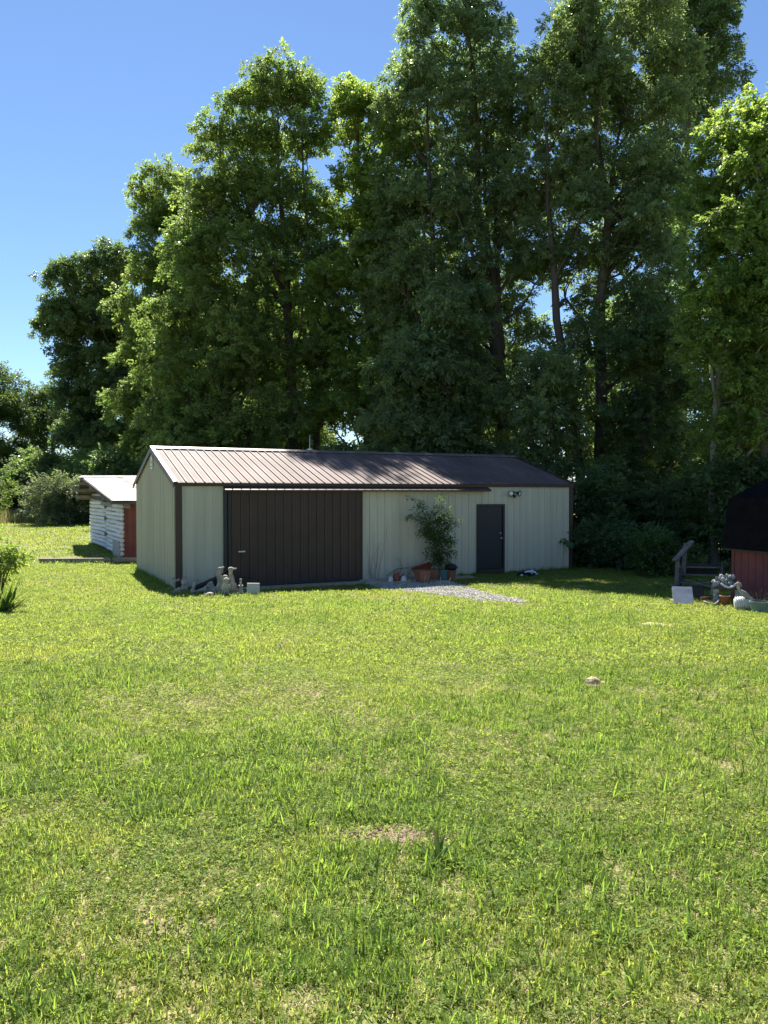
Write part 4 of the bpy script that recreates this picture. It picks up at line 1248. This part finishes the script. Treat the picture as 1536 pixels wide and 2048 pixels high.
tree('oak_tree', 'dark tall tree standing behind the right hand treetops', 46,
     [(-90, 1320, 1450), (-50, 1300, 1480), (0, 1290, 1485), (60, 1290, 1478), (130, 1285, 1498), (200, 1290, 1460), (260, 1290, 1425), (340, 1290, 1400), (480, 1290, 1400)],
     [[(1360, 1040, .4), (1365, 500, .25), (1385, 0, .07)]], 'dark', 68, 9, scale=1.09, cl=.72, lr=1.9, lz=1.4, dens=60)
tree('maple_tree', 'bright yellow green tree above the red shed at the right edge', 24.5,
     [(196, 1500, 1600), (240, 1445, 1640), (300, 1405, 1680), (360, 1376, 1700), (430, 1368, 1720), (520, 1364, 1720), (600, 1360, 1720), (700, 1350, 1720), (800, 1380, 1720), (900, 1400, 1720)],
     [[(1428, 1060, .13), (1432, 850, .12), (1442, 650, .09), (1470, 420, .04)], [(1434, 820, .07), (1418, 690, .04)], [(1530, 1060, .16), (1535, 600, .1), (1540, 300, .03)], [(1462, 1060, .1), (1470, 830, .08), (1480, 700, .04)]], 'maple', 90, 10, bark='bark_pale', scale=0.77, cl=.46, lr=1.15, dens=121, clear=.22)
tree('broadleaf_tree', 'dark leaning tree crossing the wood right of the metal building', 31,
     [(560, 1240, 1330), (640, 1220, 1380), (740, 1200, 1420), (840, 1200, 1420), (940, 1180, 1420), (1040, 1150, 1440)],
     [[(1235, 1060, .2), (1268, 960, .18), (1310, 800, .14), (1352, 690, .06)], [(1290, 900, .09), (1390, 760, .03)]], 'dark', 34, 11, scale=0.76, cl=.5, lr=1.2, dens=92, clear=.2)
# the second row, deeper in the wood
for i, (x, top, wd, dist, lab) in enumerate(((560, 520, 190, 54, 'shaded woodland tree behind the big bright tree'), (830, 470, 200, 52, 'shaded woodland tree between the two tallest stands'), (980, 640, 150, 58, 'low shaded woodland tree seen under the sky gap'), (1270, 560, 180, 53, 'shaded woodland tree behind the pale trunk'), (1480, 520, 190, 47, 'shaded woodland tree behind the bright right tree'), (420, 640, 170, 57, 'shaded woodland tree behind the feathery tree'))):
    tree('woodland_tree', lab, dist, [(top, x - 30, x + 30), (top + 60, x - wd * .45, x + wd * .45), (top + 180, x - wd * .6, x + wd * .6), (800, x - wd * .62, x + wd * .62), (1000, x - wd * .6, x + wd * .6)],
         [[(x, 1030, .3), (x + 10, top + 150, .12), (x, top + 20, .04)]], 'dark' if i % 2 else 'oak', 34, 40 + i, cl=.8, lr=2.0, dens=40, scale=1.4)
# slim saplings standing in the shade
for i, (x, dist, top, lean, lab) in enumerate(((905, 33, 560, -20, 'slim shaded sapling behind the middle of the roof'), (1085, 31, 700, 15, 'slim shaded sapling behind the right end of the roof'), (820, 33, 640, 10, 'slim sapling with low boughs behind the roof ridge'))):
    tree('sapling', lab, dist, [(top, x + lean - 25, x + lean + 25), (top + 80, x - 70, x + 70), (820, x - 90, x + 90), (960, x - 80, x + 80)], [[(x, 1050, .11), (x + lean * .5, 800, .08), (x + lean, top + 30, .02)]], 'hickory', 24, 60 + i, cl=.5, lr=1.1, dens=64, scale=.95)
# understorey
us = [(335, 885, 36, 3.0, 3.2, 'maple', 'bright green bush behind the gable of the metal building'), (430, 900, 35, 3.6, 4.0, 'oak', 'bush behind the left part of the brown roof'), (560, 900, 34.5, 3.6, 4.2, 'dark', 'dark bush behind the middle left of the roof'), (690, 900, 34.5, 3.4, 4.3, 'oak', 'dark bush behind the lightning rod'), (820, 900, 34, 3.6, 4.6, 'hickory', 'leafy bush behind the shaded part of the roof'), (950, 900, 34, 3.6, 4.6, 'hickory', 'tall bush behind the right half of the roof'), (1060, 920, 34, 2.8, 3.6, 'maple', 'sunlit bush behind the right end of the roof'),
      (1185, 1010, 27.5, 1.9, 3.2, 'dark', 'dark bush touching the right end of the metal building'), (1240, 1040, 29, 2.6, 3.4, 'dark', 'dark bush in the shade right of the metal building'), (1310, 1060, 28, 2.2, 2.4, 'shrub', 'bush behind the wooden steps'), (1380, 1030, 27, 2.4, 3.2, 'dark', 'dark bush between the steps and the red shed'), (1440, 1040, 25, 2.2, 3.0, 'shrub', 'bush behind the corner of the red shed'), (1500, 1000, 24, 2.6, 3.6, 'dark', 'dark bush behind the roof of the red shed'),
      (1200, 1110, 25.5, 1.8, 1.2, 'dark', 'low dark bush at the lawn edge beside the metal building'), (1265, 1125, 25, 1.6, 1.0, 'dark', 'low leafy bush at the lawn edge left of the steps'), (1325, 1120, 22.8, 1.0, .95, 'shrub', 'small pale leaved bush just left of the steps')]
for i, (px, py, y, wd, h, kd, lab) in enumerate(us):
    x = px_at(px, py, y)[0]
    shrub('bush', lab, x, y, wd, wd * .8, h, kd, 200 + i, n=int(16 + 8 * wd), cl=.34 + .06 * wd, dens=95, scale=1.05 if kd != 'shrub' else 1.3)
for i, (px, y, wd, h, kd, lab) in enumerate(((120, 50, 3.6, 2.8, 'silver', 'silvery green bush at the edge of the field left of the cabin'), (30, 64, 6, 3.8, 'dark', 'dark bush at the far left edge of the field'), (215, 54, 4.4, 4.2, 'dark', 'dark bush right behind the log cabin'), (-20, 62, 5, 3.2, 'shrub', 'green bush on the far left field edge'), (75, 66, 6, 5, 'dark', 'dark bush behind the silvery bush'), (170, 64, 6, 5, 'oak', 'tall bush between silvery bush and cabin'), (270, 52, 5, 4.6, 'dark', 'dark bush behind the cabin roof'))):
    shrub('bush', lab, px_at(px, 1000, y)[0], y, wd, wd * .8, h, kd, 240 + i, n=36, cl=.7, dens=60, scale=1.6)

# small tree in the teal pot
q = TREEPOT
pt = thing('potted_tree', 'small leafy tree growing from the teal pot against the metal wall', 'tree', (q.x, q.y, q.z + .2))
m_ = MB(); g = np.random.default_rng(77); cen = []; rad = []
twigs = [((-.05, .0, .45), (-.18, .05, .95), (-.12, .1, 1.35), (-.02, .1, 1.75)), ((0, 0, .4), (.02, .04, 1.0), (.10, .05, 1.55), (.17, .05, 2.12)), ((-.1, 0, .7), (-.30, .0, 1.15), (-.52, -.05, 1.42), (-.72, -.05, 1.58)), ((.0, 0, .8), (.18, .0, 1.12), (.36, 0, 1.28), (.55, 0, 1.42)), ((-.08, .02, 1.0), (-.22, .05, 1.4), (-.36, .05, 1.75), (-.52, .08, 1.95)), ((-.03, 0, .2), (-.10, 0, .35), (-.2, -.03, .5), (-.27, -.03, .52)), ((0, 0, .2), (.12, -.02, .42), (.22, -.02, .52), (.30, -.02, .60)), ((.02, 0, .75), (.14, -.03, .85), (.24, -.04, .86), (.30, -.04, .88)), ((-.1, 0, .9), (-.24, -.03, 1.1), (-.34, -.05, 1.12), (-.42, -.05, 1.05)), ((.02, 0, 1.05), (.18, 0, 1.40), (.28, 0, 1.55), (.36, 0, 1.75))]
lean_ = lambda a: (a[0] - .11 * a[2] - .02, a[1], a[2])
twigs = [tuple(lean_(a) for a in tw) for tw in twigs]
m_.tube([lean_(a) for a in ((0, 0, 0), (-.02, .0, .4), (-.08, .02, .9), (-.1, .05, 1.3))], [.018, .016, .013, .006], 6)
for tw in twigs:
    m_.tube([Vector(a) for a in tw], [.009, .007, .005, .002], 5)
    for a, b_ in zip(tw[:-1], tw[1:]):
        for t in (.1, .4, .7, .95):
            cen.append(np.array(a) * (1 - t) + np.array(b_) * t); rad.append(g.uniform(.06, .12))
for i in range(34):
    z = g.uniform(.15, 1.5); cen.append(np.array([g.normal(-.08 - .11 * z, .08 + .05 * z), g.normal(0, .08), z])); rad.append(g.uniform(.07, .14))
m_.build('trunk', M['bark'], pt)
LSM = scatter_group(source_collection('small_spray', [spray_mesh('small_spray_%d' % i, 9, .16, .10, .062, LEAF['shrub'], 300 + i, .4) for i in range(3)]))
P, Rr, S = clump_sprays(g, np.array(cen), np.array(rad), 230, 1.1, .2)
scatter('crown', LSM, P + np.array([q.x, q.y, q.z + .2]), Rr, S, g.integers(0, 3, len(P)), LEAF['shrub'], pt, (q.x, q.y, q.z + .2))

# bush and sword-leaved plants at the left edge
bx, by = px_at(-24, 1210, 15.4)[:2]
shrub('garden_bush', 'small leafy bush at the left picture edge with long pale shoots', bx - .05, by + .5, .80, .8, 1.4, 'maple', 290, n=24, cl=.16, dens=300, scale=.42, base=.55)
br = thing('leafy_twig', 'pale green leafy twig reaching in from the left edge above the bush', 'twig', (px_at(-30, 1000, 15.4)[0], 15.6, gz(-8, 15.6)))
m_ = MB(); m_.tube([(0, 0, 0), (.02, 0, 1.2), (.12, 0, 1.95), (.42, 0, 2.25)], [.012, .01, .007, .002], 5); m_.build('stem', M['bark'], br)
g = np.random.default_rng(5); cen = np.array([np.array((.10, 0, 1.9)) * (1 - t) + np.array((.42, 0, 2.25)) * t for t in np.linspace(0, 1, 9)])
P, Rr, S = clump_sprays(g, cen, np.full(9, .07), 1500, .7, .1)
scatter('foliage', LSM, P + np.array(br.location), Rr, S, g.integers(0, 3, len(P)), LEAF['maple'], br, tuple(br.location))


def sword(mb, base, yaw, lean, ln, wd, bend=.3):
    n = 6; vs = []
    d = Vector((math.cos(yaw), math.sin(yaw), 0)); sd_ = Vector((-d.y, d.x, 0))
    for i in range(n + 1):
        t = i / n; a = lean + bend * t
        if i == 0: p = Vector(base)
        else: p = p + (d * math.sin(a) + Vector((0, 0, math.cos(a)))) * (ln / n)
        wv = wd * (math.sin(math.pi * min(1, .25 + t * .8)) ** .8 if t < 1 else 0) + .001
        vs += [p - sd_ * wv / 2, p + Vector((0, 0, -.004)) + d * .006, p + sd_ * wv / 2]
    fs = []
    for i in range(n):
        for j in (0, 1):
            fs.append((3 * i + j, 3 * i + j + 1, 3 * i + j + 4, 3 * i + j + 3))
    mb.add(vs, fs)


yx, yy, _ = px_at(8, 1200, 14.6)
yz = gz(yx, yy)
yu = thing('sword_leaf_plant', 'clump of broad upright sword leaves at the left edge below the bush', 'plant', (yx, yy, yz))
rr = random.Random(9)
for i in range(30):
    m_ = MB(); sword(m_, (rr.uniform(-.14, .12), rr.uniform(-.1, .1), 0), rr.uniform(0, 6.28) if i > 13 else rr.uniform(-.9, .5), rr.uniform(.2, .95), rr.uniform(.5, .85), rr.uniform(.055, .08), rr.uniform(.05, .3))
    m_.build('leaf', LEAF['iris'], yu, True)


# ------------------------------------------------------------------ the lawn
def tuft(name, n, h, spread, wd, m, seed, lean=.5, seg=3, flat=False):
    g = np.random.default_rng(seed); v = []; f = []; tint = []
    for i in range(n):
        a = g.uniform(0, 2 * math.pi); r_ = spread * math.sqrt(g.random())
        b = np.array([r_ * math.cos(a), r_ * math.sin(a), -.004])
        ya = g.uniform(0, 2 * math.pi); d = np.array([math.cos(ya), math.sin(ya), 0]); s = np.array([-d[1], d[0], 0])
        hh = h * g.uniform(.5, 1.15); ww = wd * g.uniform(.7, 1.3); le = lean * g.uniform(.2, 1.4); c = g.random()
        o = len(v); p = b
        for k in range(seg + 1):
            t = k / seg
            if k: p = p + (d * math.sin(le * (.4 + t)) + np.array([0, 0, math.cos(le * (.4 + t))])) * hh / seg
            wv = ww * (1 - t ** 2.2) * .5
            if k < seg: v += [p - s * wv, p + s * wv]
            else: v += [p]
        for k in range(seg - 1):
            f.append((o + 2 * k, o + 2 * k + 1, o + 2 * k + 3, o + 2 * k + 2)); tint.append(c)
        f.append((o + 2 * seg - 2, o + 2 * seg - 1, o + 2 * seg)); tint.append(c)
    return raw_mesh(name, v, f, m, tint)


def clover(name, n, h, spread, sz, m, seed):
    g = np.random.default_rng(seed); v = []; f = []; tint = []
    for i in range(n):
        a = g.uniform(0, 2 * math.pi); r_ = spread * math.sqrt(g.random())
        c = np.array([r_ * math.cos(a), r_ * math.sin(a), h * g.uniform(.3, 1)])
        nrm = np.array([g.normal(0, .45), g.normal(0, .45), 1]); nrm /= np.linalg.norm(nrm)
        u = np.cross(nrm, [math.cos(a * 3), math.sin(a * 3), .1]); u /= np.linalg.norm(u); w_ = np.cross(nrm, u); q = g.random(); s = sz * g.uniform(.6, 1.2)
        for k in range(3):
            t = k * 2.094; d = u * math.cos(t) + w_ * math.sin(t); e = np.cross(nrm, d); o = len(v)
            v += [c, c + d * s * .6 + e * s * .42, c + d * s + nrm * s * .15, c + d * s * .6 - e * s * .42]
            f.append((o, o + 1, o + 2, o + 3)); tint.append(q)
    return raw_mesh(name, v, f, m, tint)


srcs = [tuft('tuft_%d' % i, 22, .050, .06, .0042, GRASS, 400 + i, .7) for i in range(3)]                       # 0-2 short
srcs += [clover('clover_%d' % i, 9, .032, .065, .012, CLOVER, 410 + i) for i in range(3)]                      # 3-5 low leaves
srcs += [tuft('coarse_%d' % i, 11, .14, .05, .0085, COARSE, 420 + i, 1.15, 4) for i in range(3)]                # 6-8 coarse
srcs += [tuft('straw_%d' % i, 9, .06, .07, .0035, STRAW, 430 + i, 1.5, 3) for i in range(2)]                   # 9-10 dead
srcs += [tuft('far_%d' % i, 14, .060, .13, .016, GRASS, 440 + i, .7, 2) for i in range(3)]                     # 11-13 distance
srcs += [tuft('tall_%d' % i, 16, .85, .25, .014, SEED, 450 + i, .35, 4) for i in range(2)]                     # 14-15 tall
srcs += [tuft('mid_%d' % i, 16, .075, .06, .0055, COARSE, 460 + i, 1.0, 3) for i in range(2)]                   # 16-17 mid
GR = scatter_group(source_collection('lawn_source', srcs))


def coarse_mask(x, y):
    m = .8 * smooth(.58, .72, fbm(x * .55 + 31, y * .38 + 7, 21, 3))
    for (cx, cy_, rx, ry, a) in ((2.6, 6.0, 1.9, 1.5, .8), (3.4, 8.3, 1.5, .7, .8), (-3.2, 8.2, 1.6, 1.1, .6), (.7, 6.9, 1.0, .5, .7), (-1.1, 4.6, .7, .4, .8), (1.3, 3.6, 1.0, .7, .75), (-.2, 3.0, .6, .35, .8), (1.7, 2.7, .7, .5, .6), (-1.9, 3.2, .5, .8, .6), (-1.3, 2.6, .4, .3, .6), (3.2, 10.8, 2.0, .6, .5), (.3, 2.6, .5, .3, .5)):
        m = np.maximum(m, a * np.exp(-(((x - cx) / rx) ** 2 + ((y - cy_) / ry) ** 2) ** 2))
    return m


def built(x, y):
    """True where something stands that grass cannot grow through"""
    lx = (x - BO.x) * math.cos(TH) + (y - BO.y) * math.sin(TH); ly = -(x - BO.x) * math.sin(TH) + (y - BO.y) * math.cos(TH)
    k = (lx > -.12) & (lx < L + .05) & (ly > -.10) & (ly < D)
    k |= (lx > 1.1) & (lx < 5.2) & (ly > -.75 - .25 * fbm(x * 2, y * 2, 5)) & (ly < 0)           # bare dirt before the sliding door
    k |= (lx > 5.0) & (lx < 8.3) & (ly > -1.0) & (ly < 0)
    ax = (x - SO.x) * SW.x + (y - SO.y) * SW.y; ai = (x - SO.x) * SI.x + (y - SO.y) * SI.y
    k |= (ax > 0) & (ax < 3) & (ai > 0) & (ai < SWID)
    return k


GRAV = [(-.45, 20.6), (-.15, 19.7), (.5, 18.8), (1.2, 18.0), (1.7, 17.3), (2.1, 16.7), (2.7, 16.3), (3.1, 16.5), (3.0, 17.3), (2.6, 18.4), (2.3, 19.4), (2.1, 20.3), (1.8, 21.3), (.6, 21.4)]


def inside(poly, x, y):
    k = np.zeros(len(x), bool); n = len(poly)
    for i in range(n):
        x0, y0 = poly[i]; x1, y1 = poly[(i + 1) % n]
        c = (y0 > y) != (y1 > y)
        k ^= c & (x < (x1 - x0) * (y - y0) / ((y1 - y0) if y1 != y0 else 1e-9) + x0)
    return k


BARE = [(-.02, 4.05, .34, .13, .8), (.12, 3.97, .2, .12, .95), (-.75, 3.1, .22, .10, .35), (2.14, 7.9, .20, .10, .9), (4.35, 12.5, .5, .2, .6), (1.55, 6.2, .15, .06, .4)]


def bare_mask(x, y):
    m = np.zeros_like(x)
    for cx, cy_, rx, ry, a in BARE:
        m = np.maximum(m, a * np.exp(-(((x - cx) / rx) ** 2 + ((y - cy_) / ry) ** 2) ** 2))
    return m


def zone(y0, y1, per, side=1.5, k=.52):
    area = (y1 - y0) * (k * (y0 + y1) + 2 * side)
    n = int(area * per)
    y = np.sqrt(rng.uniform(0, 1, n) * ((y1 + side / k) ** 2 - (y0 + side / k) ** 2) + (y0 + side / k) ** 2) - side / k
    x = rng.uniform(-1, 1, n) * (k * y + side)
    ok = ~built(x, y)
    return x[ok], y[ok]


PT, RO, SC, IX = [], [], [], []


def put(x, y, sc, ix, tilt=.12):
    n = len(x)
    PT.append(np.stack([x, y, ground_z(x, y)], 1)); SC.append(sc * np.ones(n)); IX.append(ix)
    RO.append(np.stack([rng.normal(0, tilt, n), rng.normal(0, tilt, n), rng.uniform(0, 6.283, n)], 1))


for (y0, y1, per) in ((1.3, 5.0, 1150), (5.0, 9.0, 650), (9.0, 14.5, 300), (14.5, 26, 70)):
    x, y = zone(y0, y1, per)
    c = coarse_mask(x, y); b_ = bare_mask(x, y); gr = inside(GRAV, x, y)
    thin = fbm(x * .8, y * .8, 61)
    u = rng.random(len(x))
    keep = (u > b_) & ~(gr & (rng.random(len(x)) < .93)) & (rng.random(len(x)) < .72 + .6 * thin)
    x, y, c, thin = x[keep], y[keep], c[keep], thin[keep]
    u = rng.random(len(x)); n = len(x)
    clo = fbm(x * 1.1 + 9, y * 1.1, 71)
    ix = rng.integers(0, 3, n)
    ix = np.where(u < .28 + .65 * smooth(.35, .6, clo), rng.integers(3, 6, n), ix)
    ix = np.where((rng.random(n) < (.10 + .12 * (thin < .45)) * (1.6 if y0 < 5 else 1)), rng.integers(9, 11, n), ix)
    ix = np.where(rng.random(n) < .09 * c + .002, rng.integers(6, 9, n), ix)
    ix = np.where(rng.random(n) < .42 * c, rng.integers(16, 18, n), ix)
    far = 1 + .05 * max(0, y0 - 4)
    sc = rng.uniform(.65, 1.2, n) * far * np.where(ix >= 6, 1 / far ** .5, 1)
    sc = np.where((ix >= 6) & (ix < 9), sc * rng.uniform(.6, 1.15, n), sc)
    put(x, y, sc, ix)
x, y = zone(9, 26, 75)
k = ~(inside(GRAV, x, y) & (rng.random(len(x)) < .95))
x, y = x[k], y[k]
put(x, y, rng.uniform(.6, 1.1, len(x)), rng.integers(11, 14, len(x)))
x, y = zone(26, 62, 13)
k = (x < -3)
put(x[k], y[k], rng.uniform(1.2, 2.0, k.sum()), rng.integers(11, 14, k.sum()))
def along(ax, ay, bx_, by_, n, wid, off):
    t = rng.random(n); d = np.abs(rng.normal(0, wid, n)) + off
    nx_, ny_ = (by_ - ay), -(bx_ - ax); ln = math.hypot(nx_, ny_)
    return ax + (bx_ - ax) * t + nx_ / ln * d, ay + (by_ - ay) * t + ny_ / ln * d


for (a_, b2, n_) in ((on_bld(9.75, 0, 0), on_bld(12.3, 0, 0), 110), (on_bld(.0, 0, 0), on_bld(1.2, 0, 0), 50), (on_bld(8.0, 0, 0), on_bld(8.7, 0, 0), 20), (on_bld(0, D, 0), on_bld(0, 0, 0), 200), (cabL, cabC, 140), (SO + SW * 0, SO + SW * 3, 90), (Vector((-11.8, 26.7, 0)), Vector((-7.9, 26.9, 0)), 90)):
    x, y = along(a_.x, a_.y, b2.x, b2.y, n_, .09, .07)
    put(x, y, rng.uniform(.7, 1.5, len(x)), rng.choice([6, 7, 16, 17, 11, 12], len(x)), .2)
for (px, py, n_) in ((360, 1188, 16), (400, 1190, 20), (440, 1192, 22), (470, 1192, 16), (505, 1193, 10), (1370, 1214, 18), (1415, 1214, 16), (1445, 1217, 18), (1490, 1226, 18), (1527, 1232, 18), (1345, 1175, 18), (872, 1740, 6)):
    q = clutter(px, py); x = q.x + rng.normal(0, .22, n_); y = q.y + rng.normal(0, .06, n_)
    put(x, y, rng.uniform(.6, 1.2, n_), rng.choice([6, 7, 16, 17, 0, 1], n_), .2)
lawn = scatter('lawn_grass', GR, np.concatenate(PT), np.concatenate(RO), np.concatenate(SC), np.concatenate(IX), GRASS)
tag(lawn, kind='stuff')
PT, RO, SC, IX = [], [], [], []
n = 3000
x = rng.uniform(-36, -12, n); y = rng.normal(53.5, 1.6, n)
put(x, y, rng.uniform(.6, 1.15, n), rng.integers(14, 16, n))
tag(scatter('tall_grass', GR, np.concatenate(PT), np.concatenate(RO), np.concatenate(SC), np.concatenate(IX), SEED), kind='stuff')

# gravel, bare soil
def pebble(name, seed, m):
    mb = MB(); random.seed(seed); mb.ell((0, 0, .3), (1, random.uniform(.6, .9), random.uniform(.4, .7)), None, 6, 4, .2); return mb.mesh(name, m)


PEB = scatter_group(source_collection('pebble_source', [pebble('pebble_%d' % i, i, M['gravel']) for i in range(4)]))
n = 26000
x = rng.uniform(-.9, 4.3, n); y = rng.uniform(15.2, 21.6, n)
k = inside(GRAV, x, y) & (rng.random(n) < smooth(.25, .6, fbm(x * 1.3, y * 1.3, 91) + .30 - .12 * (y < 16.6)))
x, y = x[k], y[k]; n = len(x)
st = rng.random(n) < .16
x = x + st * rng.normal(0, .28, n); y = y + st * rng.normal(0, .45, n)
kb = ~((((x - BO.x) * -math.sin(TH) + (y - BO.y) * math.cos(TH)) > -.05))
x, y = x[kb], y[kb]; n = len(x)
tag(scatter('gravel', PEB, np.stack([x, y, ground_z(x, y)], 1), rng.uniform(0, 6.28, (n, 3)) * np.array([.05, .05, 1]), rng.uniform(.010, .026, n), rng.integers(0, 4, n), M['gravel']), kind='stuff')
CLOD = scatter_group(source_collection('clod_source', [pebble('clod_%d' % i, 20 + i, M['soil']) for i in range(4)]))
xs, ys = [], []
for cx, cy_, rx, ry, a in BARE:
    n = int(900 * a * a); xs.append(rng.normal(cx, rx * .48, n)); ys.append(rng.normal(cy_, ry * .48, n))
x = np.concatenate(xs); y = np.concatenate(ys); n = len(x)
tag(scatter('bare_soil', CLOD, np.stack([x, y, ground_z(x, y) + .002], 1), rng.uniform(0, 6.28, (n, 3)) * np.array([.1, .1, 1]), rng.uniform(.002, .010, n) * (1 + .06 * np.clip(y - 4, 0, 9)), rng.integers(0, 4, n), M['soil']), kind='stuff')
dp = MB()
vs = [on_bld(a, b_, .012) for a, b_ in ((.2, -.02), (1.0, -.9), (2.6, -1.0), (4.2, -.85), (5.4, -1.05), (8.2, -.9), (8.4, -.02))]
dp.add(vs, [tuple(range(len(vs)))])
tag(dp.build('dirt_strip', M['soil']), kind='structure')

for (px, py, r_, h, lab) in ((1186, 1368, .085, .075, 'small brown molehill on the sunny lawn'), (1305, 1250, .20, .03, 'flat worn molehill on the lawn nearer the shed'), (1330, 1252, .10, .03, 'low crumbly molehill beside the flat worn one')):
    q = clutter(px, py); random.seed(px)
    m_ = MB(); m_.ell((0, 0, 0), (r_, r_ * .8, h), None, 14, 8, .12); m_.ell((r_ * .8, -.02, 0), (r_ * 1.1, r_ * .6, h * .45), None, 12, 6, .12)
    tag(m_.build('molehill', M['soil'], None, True, loc=q), lab, 'molehill')

# broad-leaved weed near the bare patch
q = clutter(872, 1728)
wd_ = thing('dock_weed', 'broad leaved dark green weed standing in the lawn by the bare patch', 'weed', q)
rr = random.Random(4)
for i, (yaw, lean, ln, wdt) in enumerate(((1.4, .15, .17, .034), (2.9, .65, .15, .036), (.2, .55, .15, .04), (4.4, .9, .12, .04), (5.6, .8, .12, .036), (3.6, 1.0, .11, .035), (.9, .35, .14, .034))):
    m_ = MB(); sword(m_, (0, 0, 0), yaw, lean, ln, wdt, .35); m_.build('leaf', LEAF['iris'], wd_, True)
print('TREES', sum(k for _, k in TREES), len(np.concatenate(PT)))
